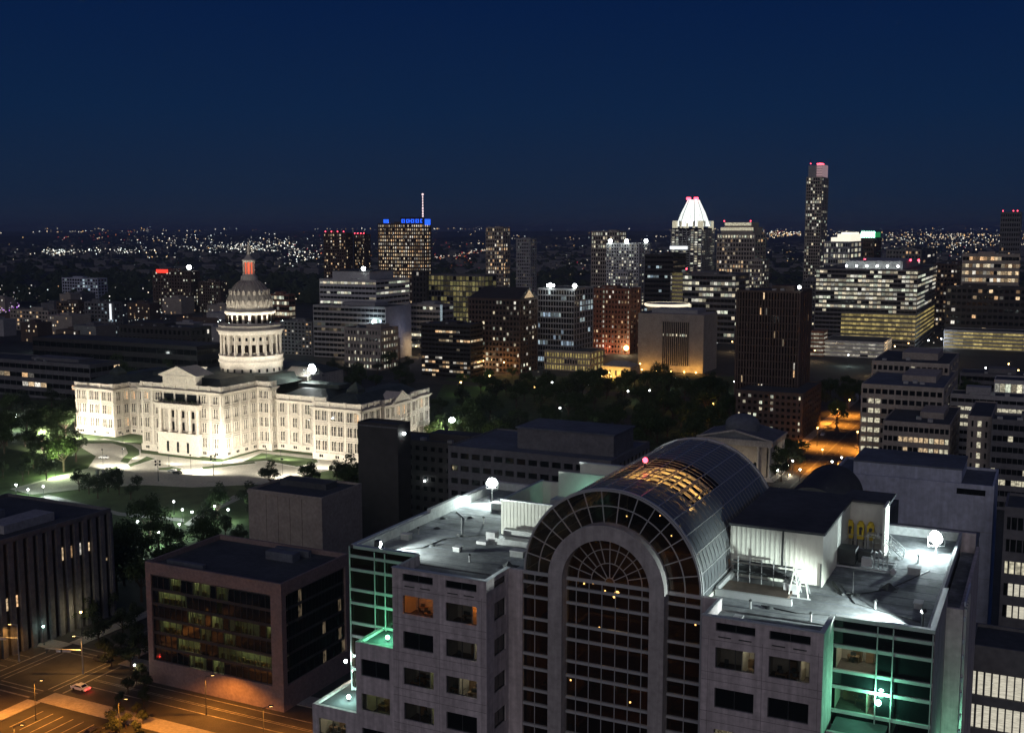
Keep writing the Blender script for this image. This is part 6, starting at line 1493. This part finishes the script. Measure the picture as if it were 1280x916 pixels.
# the crossing, bottom left: mast arms, sodium lamps
def mast(P, ang, L, label, lit):
    t = thing('signal_mast', label, 'traffic signal', (P[0],P[1],0), ang)
    b = MB(); b.lathe([(.3,0),(.2,.5),(.14,9.5)],8); b.bar((0,0,6.0),(L,0,6.4),.2,sides=6); b.bar((0,0,9.3),(1.8,0,9.7),.14); b.build('pole', M['steel'], t)
    for q in (.55,.95):
        s = MB().box(L*q-.2,L*q+.2,-.18,.18,5.3,6.3).build('signal_head', M['darksteel'], t); MB().ball((L*q,-.2,5.5),.12).build('signal_lamp', E_['green'], s)
    MB().box(L*.3,L*.7,-.05,.05,5.5,6.05).build('street_name_sign', M['pale'], t)
    MB().box(1.5,2.2,-.2,.2,9.6,9.75).build('lamp_head', M['darksteel'], t); MB().box(1.55,2.15,-.15,.15,9.52,9.595).build('lens', E_['sod'], t)
    if lit: lamp(t, (1.85,0,9.3), lit*2.2, SOD, .3, 140, (1.85,0,0))
    return t
mast(gz(104,842), R(180), 9, 'signal mast with a lit arm beside the red-lamped car', 2800)
mast(gz(24,826), R(180), 10, 'signal mast at the left edge of the crossing', 900)
for u, v, a in ((-70,850,0),(-40,905,0),(45,900,0),(150,925,0),(258,893,0),(330,935,0),(20,960,0)):
    street_lamp(gz(u,v), 9, 'sodium street lamp over the crossing at the bottom left', 'sodium lamps at the crossing', (1,.33,.04), 'sod', 15000, .14, 1.8, R(a), spot=140)
street_lamp(gz(54,783,5), 5, 'pale cyan lamp under the street trees', None, (.6,1,.85), 'cool', 120, .3)
street_lamp(gz(168,831,4), 4, 'white lamp at the left foot of the brown framed block', None, WARM, 'white', 420, .25)
street_lamp(gz(101,765,6), 6, 'dim warm lamp on the pavement by the dark block', None, (1,.85,.5), 'sod', 900, .3)
for u, v in ((1040,577),(1052,572),(1094,577),(1100,566),(1085,571),(985,582),(991,576),(1000,587),(972,588)):
    street_lamp(gz(u,v,5), 5, 'short white lamp at the near end of the lit street', 'short white lamps near the lit street', (1,.95,.8), 'white', 300, .4)
for u, v, p in ((60,462,3000),(45,462,0),(48,467,0),(138,400,0),(93,467,0),(152,464,2200),(182,466,9000),(192,452,3500),(137,458,300),(152,457,300),(107,433,1500),(225,340,0)):
    if p: street_lamp(gz(u,v,9), 9, 'bright white lamp behind the left wing of the capitol', 'bright white lamps behind the capitol', COOL, 'white', p, 1.0 if p > 1000 else .5)
def car(P, rz, label, paint_, tail=False, cat='car'):
    t = thing('parked_car' if not tail else 'car', label, cat, (P[0],P[1],.02), rz)
    b = MB(); pts = [(-2.25,.35),(-2.3,.75),(-2.1,.95),(-1.4,1.0),(-.7,1.42),(.75,1.45),(1.55,1.02),(2.2,.92),(2.3,.6),(2.2,.35)]
    n = len(pts); b.add([(x,-.86,z) for x,z in pts]+[(x,.86,z) for x,z in pts],[tuple(range(n))[::-1],tuple(range(n,2*n))]+[(i,(i+1)%n,n+(i+1)%n,n+i) for i in range(n)]); b.build('body', M[paint_], t)
    b = MB()
    for y in (-.872,.872): b.add([(-1.2,y,1.02),(1.3,y,1.02),(.7,y,1.36),(-.62,y,1.36)],[(0,1,2,3)])
    b.quad((1.52,-.7,1.06),(1.52,.7,1.06),(.82,.6,1.42),(.82,-.6,1.42)); b.quad((-1.36,.7,1.05),(-1.36,-.7,1.05),(-.76,-.6,1.40),(-.76,.6,1.40)); b.build('window', M['glassdark'], t)
    wm_ = MB(); wm_.lathe([(.05,-.1),(.33,-.1),(.33,.1),(.05,.1)],14); wm_ = wm_.mesh('wheel', M['rubber'])
    for x in (-1.4,1.4):
        for y in (-.82,.82): o = link('wheel', wm_, t, (x,y,.33)); o.rotation_euler = (R(90),0,0)
    for y in (-.6,.6):
        MB().box(-2.36,-2.29,y-.18,y+.18,.62,.82).build('tail_light', E_['tail'] if tail else M['carwhite'], t); MB().box(2.27,2.34,y-.18,y+.18,.62,.8).build('headlight', E_['headl'] if tail else M['carwhite'], t)
    if tail: lamp(t, (-2.9,0,.6), 60, (1,.05,.03), .1)
    return t
car(gz(101,862), -GA+R(180), 'pale car with red tail lamps stopped at the crossing', 'carwhite', True)
car(gz(130,573), -GA+R(20), 'white car parked on the curving drive', 'carwhite'); car(gz(222,592), -GA, 'dark car parked in front of the capitol steps', 'cardark'); car(gz(216,590), -GA, 'white car parked behind the dark one before the capitol', 'carwhite')
for u, v, lb in ((128,826,'dark car in shadow behind the signal mast'),):
    car(gz(u,v), -GA, lb, 'cardark')
for q in range(7):
    s_ = -10.6 if q % 2 else 10.6; P_ = O0 + A2*s_ + B2*(-40+q*23+rngT.uniform(-4,4)); car(P_, -GA+R(90), 'car parked along the kerb of the orange lit street', 'cardark' if q % 3 else 'carwhite')['group'] = 'cars parked on the orange lit street'
for q, (ds, dt_) in enumerate(((34.9,-22),)): P_ = gp(ds,dt_); car(P_, -GA+R(90), 'car standing in the parking bays at the bottom left', 'cardark')['group'] = 'cars in the parking bays'
P_ = O0 + A2*4 + B2*70; car(P_, -GA+R(90), 'car with red tail lamps driving up the orange lit street', 'cardark', True)
t = car(gz(688,474), -GA, 'car with red tail lamps at the far edge of the park', 'cardark', True)
def person(P, rz, label, top):
    t = thing('person', label, 'person', (P[0],P[1],.02), rz)
    me = bpy.data.meshes.new('body'); J = [((0,0,.95),.15),((0,0,1.2),.14),((0,0,1.45),.13),((0,0,1.55),.06),((0,0,1.68),.11),((.1,0,.5),.075),((.1,.05,.06),.055),((-.1,0,.5),.075),((-.1,-.05,.06),.055),((.2,0,1.42),.055),((.25,.03,1.12),.045),((.26,.08,.86),.035),((-.2,0,1.42),.055),((-.25,-.03,1.12),.045),((-.26,.05,.86),.035)]
    E = [(0,1),(1,2),(2,3),(3,4),(0,5),(5,6),(0,7),(7,8),(2,9),(9,10),(10,11),(2,12),(12,13),(13,14)]
    me.from_pydata([j[0] for j in J], E, []); o = link('body', me, t); me.materials.append(M[top])
    o.modifiers.new('skin','SKIN')
    for i, v in enumerate(me.skin_vertices[0].data): v.radius = (J[i][1]*.9, J[i][1]*.75); v.use_root = (i == 0)
    s = o.modifiers.new('sub','SUBSURF'); s.levels = 1; s.render_levels = 1
person(gz(122,597), 0, 'left one of two dark gate pillars', 'cardark') if False else None
for u, lb in ((122,'left one of two dark stone posts at the near edge of the drive'),(130,'right one of two dark stone posts at the near edge of the drive')):
    t = thing('gate_post', lb, 'post', gz(u,598), -GA); MB().box(-.5,.5,-.5,.5,0,3.4).build('shaft', M['darkgrey'], t); MB().box(-.7,.7,-.7,.7,3.41,3.8).build('cap', M['darkgrey'], t)
# ------------------------------------------------------------------ the lights of the city as far as the hills
rngL = random.Random(2024)
def lights(name, label, n, samp, em_cols, smin, smax, lo, hi):
    b = MB()
    for _ in range(n):
        u, v = samp(); D = 107*F/(v-HY); D = min(D, 14000)
        P = gz(u, v) if D < 9000 else atd(u, v, 9200.)
        r = P.y/F*rngL.uniform(smin, smax)*1.0; z = rngL.uniform(4, 12)
        c = P + Vector((0,0,z+r)); 
        b.add([c+Vector((r,0,0)),c+Vector((0,-r,0)),c+Vector((-r,0,0)),c+Vector((0,r,0)),c+Vector((0,0,r)),c+Vector((0,0,-r))],[(0,1,4),(1,2,4),(2,3,4),(3,0,4),(1,0,5),(2,1,5),(3,2,5),(0,3,5)])
    m = litmat(name, em_cols, lo, hi, .001, 0.0)
    o = b.build(name, m); tag(o, label, 'city lights', None, 'stuff'); return o
g_ = rngL.gauss
def band(u0,u1,v0,v1,bias=1.5):
    cs = [(rngL.uniform(u0,u1), v0+(v1-v0)*rngL.random()**bias, rngL.uniform(3,26), rngL.choice((.25,.4,1.2))) for _ in range(75)]
    def f():
        if rngL.random() < .3: return (rngL.uniform(u0,u1), v0+(v1-v0)*rngL.random()**bias)
        c = rngL.choice(cs); return (c[0]+g_(0,c[2]), max(v0, c[1]+g_(0,c[3])))
    return f
W3 = [(1,.58,.22),(1,.93,.78),(1,.85,.6),(.9,1,.95),(1,.75,.45)]
lights('distant_city_lights', 'scattered pale lights of the far suburbs up to the horizon', 800, band(-40,1320,287.6,336,1.7), W3, .35, .75, .3, 3.2)
def clus(specs):
    def f():
        u,v,su,sv = rngL.choice(specs)
        while True:
            y = g_(v,sv)
            if y > 288: return (g_(u,su), y)
    return f
lights('stadium_lights', 'dense white light clusters on the plain left of the dome', 520, clus([(270,313,35,4),(300,312,25,3),(340,310,22,5),(365,315,20,7),(375,325,14,6),(240,302,60,4),(160,316,20,2),(100,317,28,2.2),(70,318,10,2)]), [(1,.97,.85),(.9,1,.95),(1,.9,.7)], .35, .85, .6, 4.5)
lights('distant_city_lights', 'dense white and amber lights of the far right plain', 560, clus([(1190,297,40,2.5),(1230,296,50,2),(1180,310,30,8),(1120,300,20,4),(1160,330,40,10),(1240,303,40,4),(960,295,14,2),(985,294,14,2)]), W3, .35, .8, .6, 4.2)
lights('red_city_lights', 'red and orange lights scattered over the far city', 190, clus([(140,295,40,4),(560,318,20,10),(575,330,20,6),(970,293,14,2),(1150,340,40,14),(420,305,30,12),(790,330,30,12),(120,300,40,3),(1190,350,40,18)]), [(1,.10,.06),(1,.30,.08),(1,.05,.12)], .35, .7, .3, 1.6)
lights('street_lights', 'warm street lights between the left hand blocks', 250, clus([(20,385,22,10),(60,395,35,12),(10,372,14,6),(120,400,35,14),(170,390,30,12),(200,398,40,14),(230,402,30,12),(270,410,20,12),(90,368,30,4),(360,395,20,14),(345,385,14,10)]), [(1,.85,.6),(1,.95,.85),(.85,1,1),(1,.6,.3)], .4, .95, .2, 2.0)
lights('purple_lights', 'purple and white lights of a lively street at the left edge', 40, clus([(8,398,9,4),(14,388,10,5)]), [(.6,.2,1),(1,.9,1),(.9,.6,1)], .5, 1.0, .4, 2.0)
lights('street_lights', 'street lights between the downtown blocks', 300, clus([(470,440,40,8),(560,440,40,10),(640,440,40,10),(720,430,30,16),(700,345,40,10),(650,330,50,10),(770,330,30,12),(820,350,20,16),(860,420,30,14),(1000,400,14,16),(1170,420,20,14),(1200,370,30,12),(600,350,30,8),(760,395,25,14),(720,385,25,16),(1090,345,50,8)]), W3, .35, .8, .2, 1.7)
lights('street_lights', 'street lights along the far freeway', 60, lambda: (lambda t: (540+t*75, 327-t*13+g_(0,.7)))(rngL.random()), [(1,.85,.6),(1,.3,.15),(1,.9,.8)], .4, .8, .5, 2.0)
# dim roofs of the far suburbs, one mass
b = MB()
for _ in range(1300):
    v = 293 + 50*rngL.random()**1.2; u = rngL.uniform(-60,1340); P = gz(u,v); s = rngL.uniform(8,30); hh = rngL.uniform(5,16)
    fr = ((P.x,P.y),(AX,AY),(BX,BY)); b.fbox(fr,-s,s,-s*.5,s*.5,0,hh)
tag(b.build('distant_rooftops', M['darkgrey']), 'dim low roofs of the far suburbs', 'rooftops', None, 'stuff')
# far woods between them
b = MB()
for _ in range(5200):
    v = 291 + 90*rngL.random()**1.5; u = rngL.uniform(-60,1340); P = gz(u,v)
    if P.y > 9000: continue
    s = rngL.uniform(7,18); c = P+Vector((0,0,s*.4)); q = []
    for k in range(5): a = 2*math.pi*k/5+rngL.uniform(-.3,.3); q.append(c+Vector((math.cos(a)*s,math.sin(a)*s,rngL.uniform(-3,2))))
    top = c+Vector((rngL.uniform(-3,3),rngL.uniform(-3,3),s*.6)); b.add(q+[top],[(k,(k+1)%5,5) for k in range(5)])
tag(b.build('distant_woods', M['leafdull']), 'dark tree cover of the far suburbs', 'woods', None, 'stuff')
# low blocks filling the streets between the left hand buildings
rngB = random.Random(404); nb_ = 0
for u0, u1, v0, v1, n, wall_ in ((-20,390,378,440,26,'darkgrey'),(400,760,415,450,10,'brown'),(760,1180,345,400,12,'darkgrey')):
    for k in range(n):
        u, v = rngB.uniform(u0,u1), rngB.uniform(v0,v1); P = gz(u,v); D = P.y
        if D < 880: continue
        w = rngB.uniform(18,42); h = rngB.uniform(8,20); d = rngB.uniform(14,26)
        wk = rngB.choice([wall_,'tan','brown','grey']); size_ = 'long' if w > 33 else ('small' if w < 24 else 'plain')
        t = thing('low_building', '%s low %s block with a few lit windows %s' % (size_, {'tan':'tan','brown':'brown','grey':'grey','darkgrey':'dark grey'}[wk], 'among the streets behind the dome' if u1 == 390 else ('between the downtown towers' if u1 == 760 else 'below the skyline')), 'building', P, -GA, 'low dark blocks among the far streets')
        b = MB(); b.box(-w/2,w/2,-d/2,d/2,0,h); b.box(-w/2-.2,w/2+.2,-d/2-.2,d/2+.2,h,h+.8); b.box(-w*.2,w*.15,-d*.2,d*.2,h+.81,h+3); b.build('wall', M[wk], t)
        q = MB(); nf = max(2,int(h/3.6)); nb = int(w/3)
        for f in range(nf):
            for i in range(nb):
                if rngB.random() < .13:
                    x = -w/2+(i+.25)*w/nb; z = f*h/nf+1; q.quad((x,-d/2-.05,z),(x+w/nb*.5,-d/2-.05,z),(x+w/nb*.5,-d/2-.05,z+1.8),(x,-d/2-.05,z+1.8))
        if q.f: q.build('lit_window', L_['warm'], t)['kind'] = 'stuff'
bpy.context.view_layer.update()
# ------------------------------------------------------------------ thin haze added to soften the far lights and the horizon
hm = bpy.data.materials.new('softening_haze'); hm.use_nodes = True
hn = hm.node_tree; hn.nodes.remove(hn.nodes['Principled BSDF'])
pv = hn.nodes.new('ShaderNodeVolumePrincipled'); pv.inputs['Color'].default_value = (.85,.92,1,1); pv.inputs['Density'].default_value = .00007; pv.inputs['Anisotropy'].default_value = .5
hn.links.new(pv.outputs[0], hn.nodes['Material Output'].inputs['Volume'])
hz = MB().box(-42000,42000,-3200,62000,-2,232).build('haze', hm); hz['kind'] = 'stuff'; hz['label'] = 'thin haze added to soften the far city'
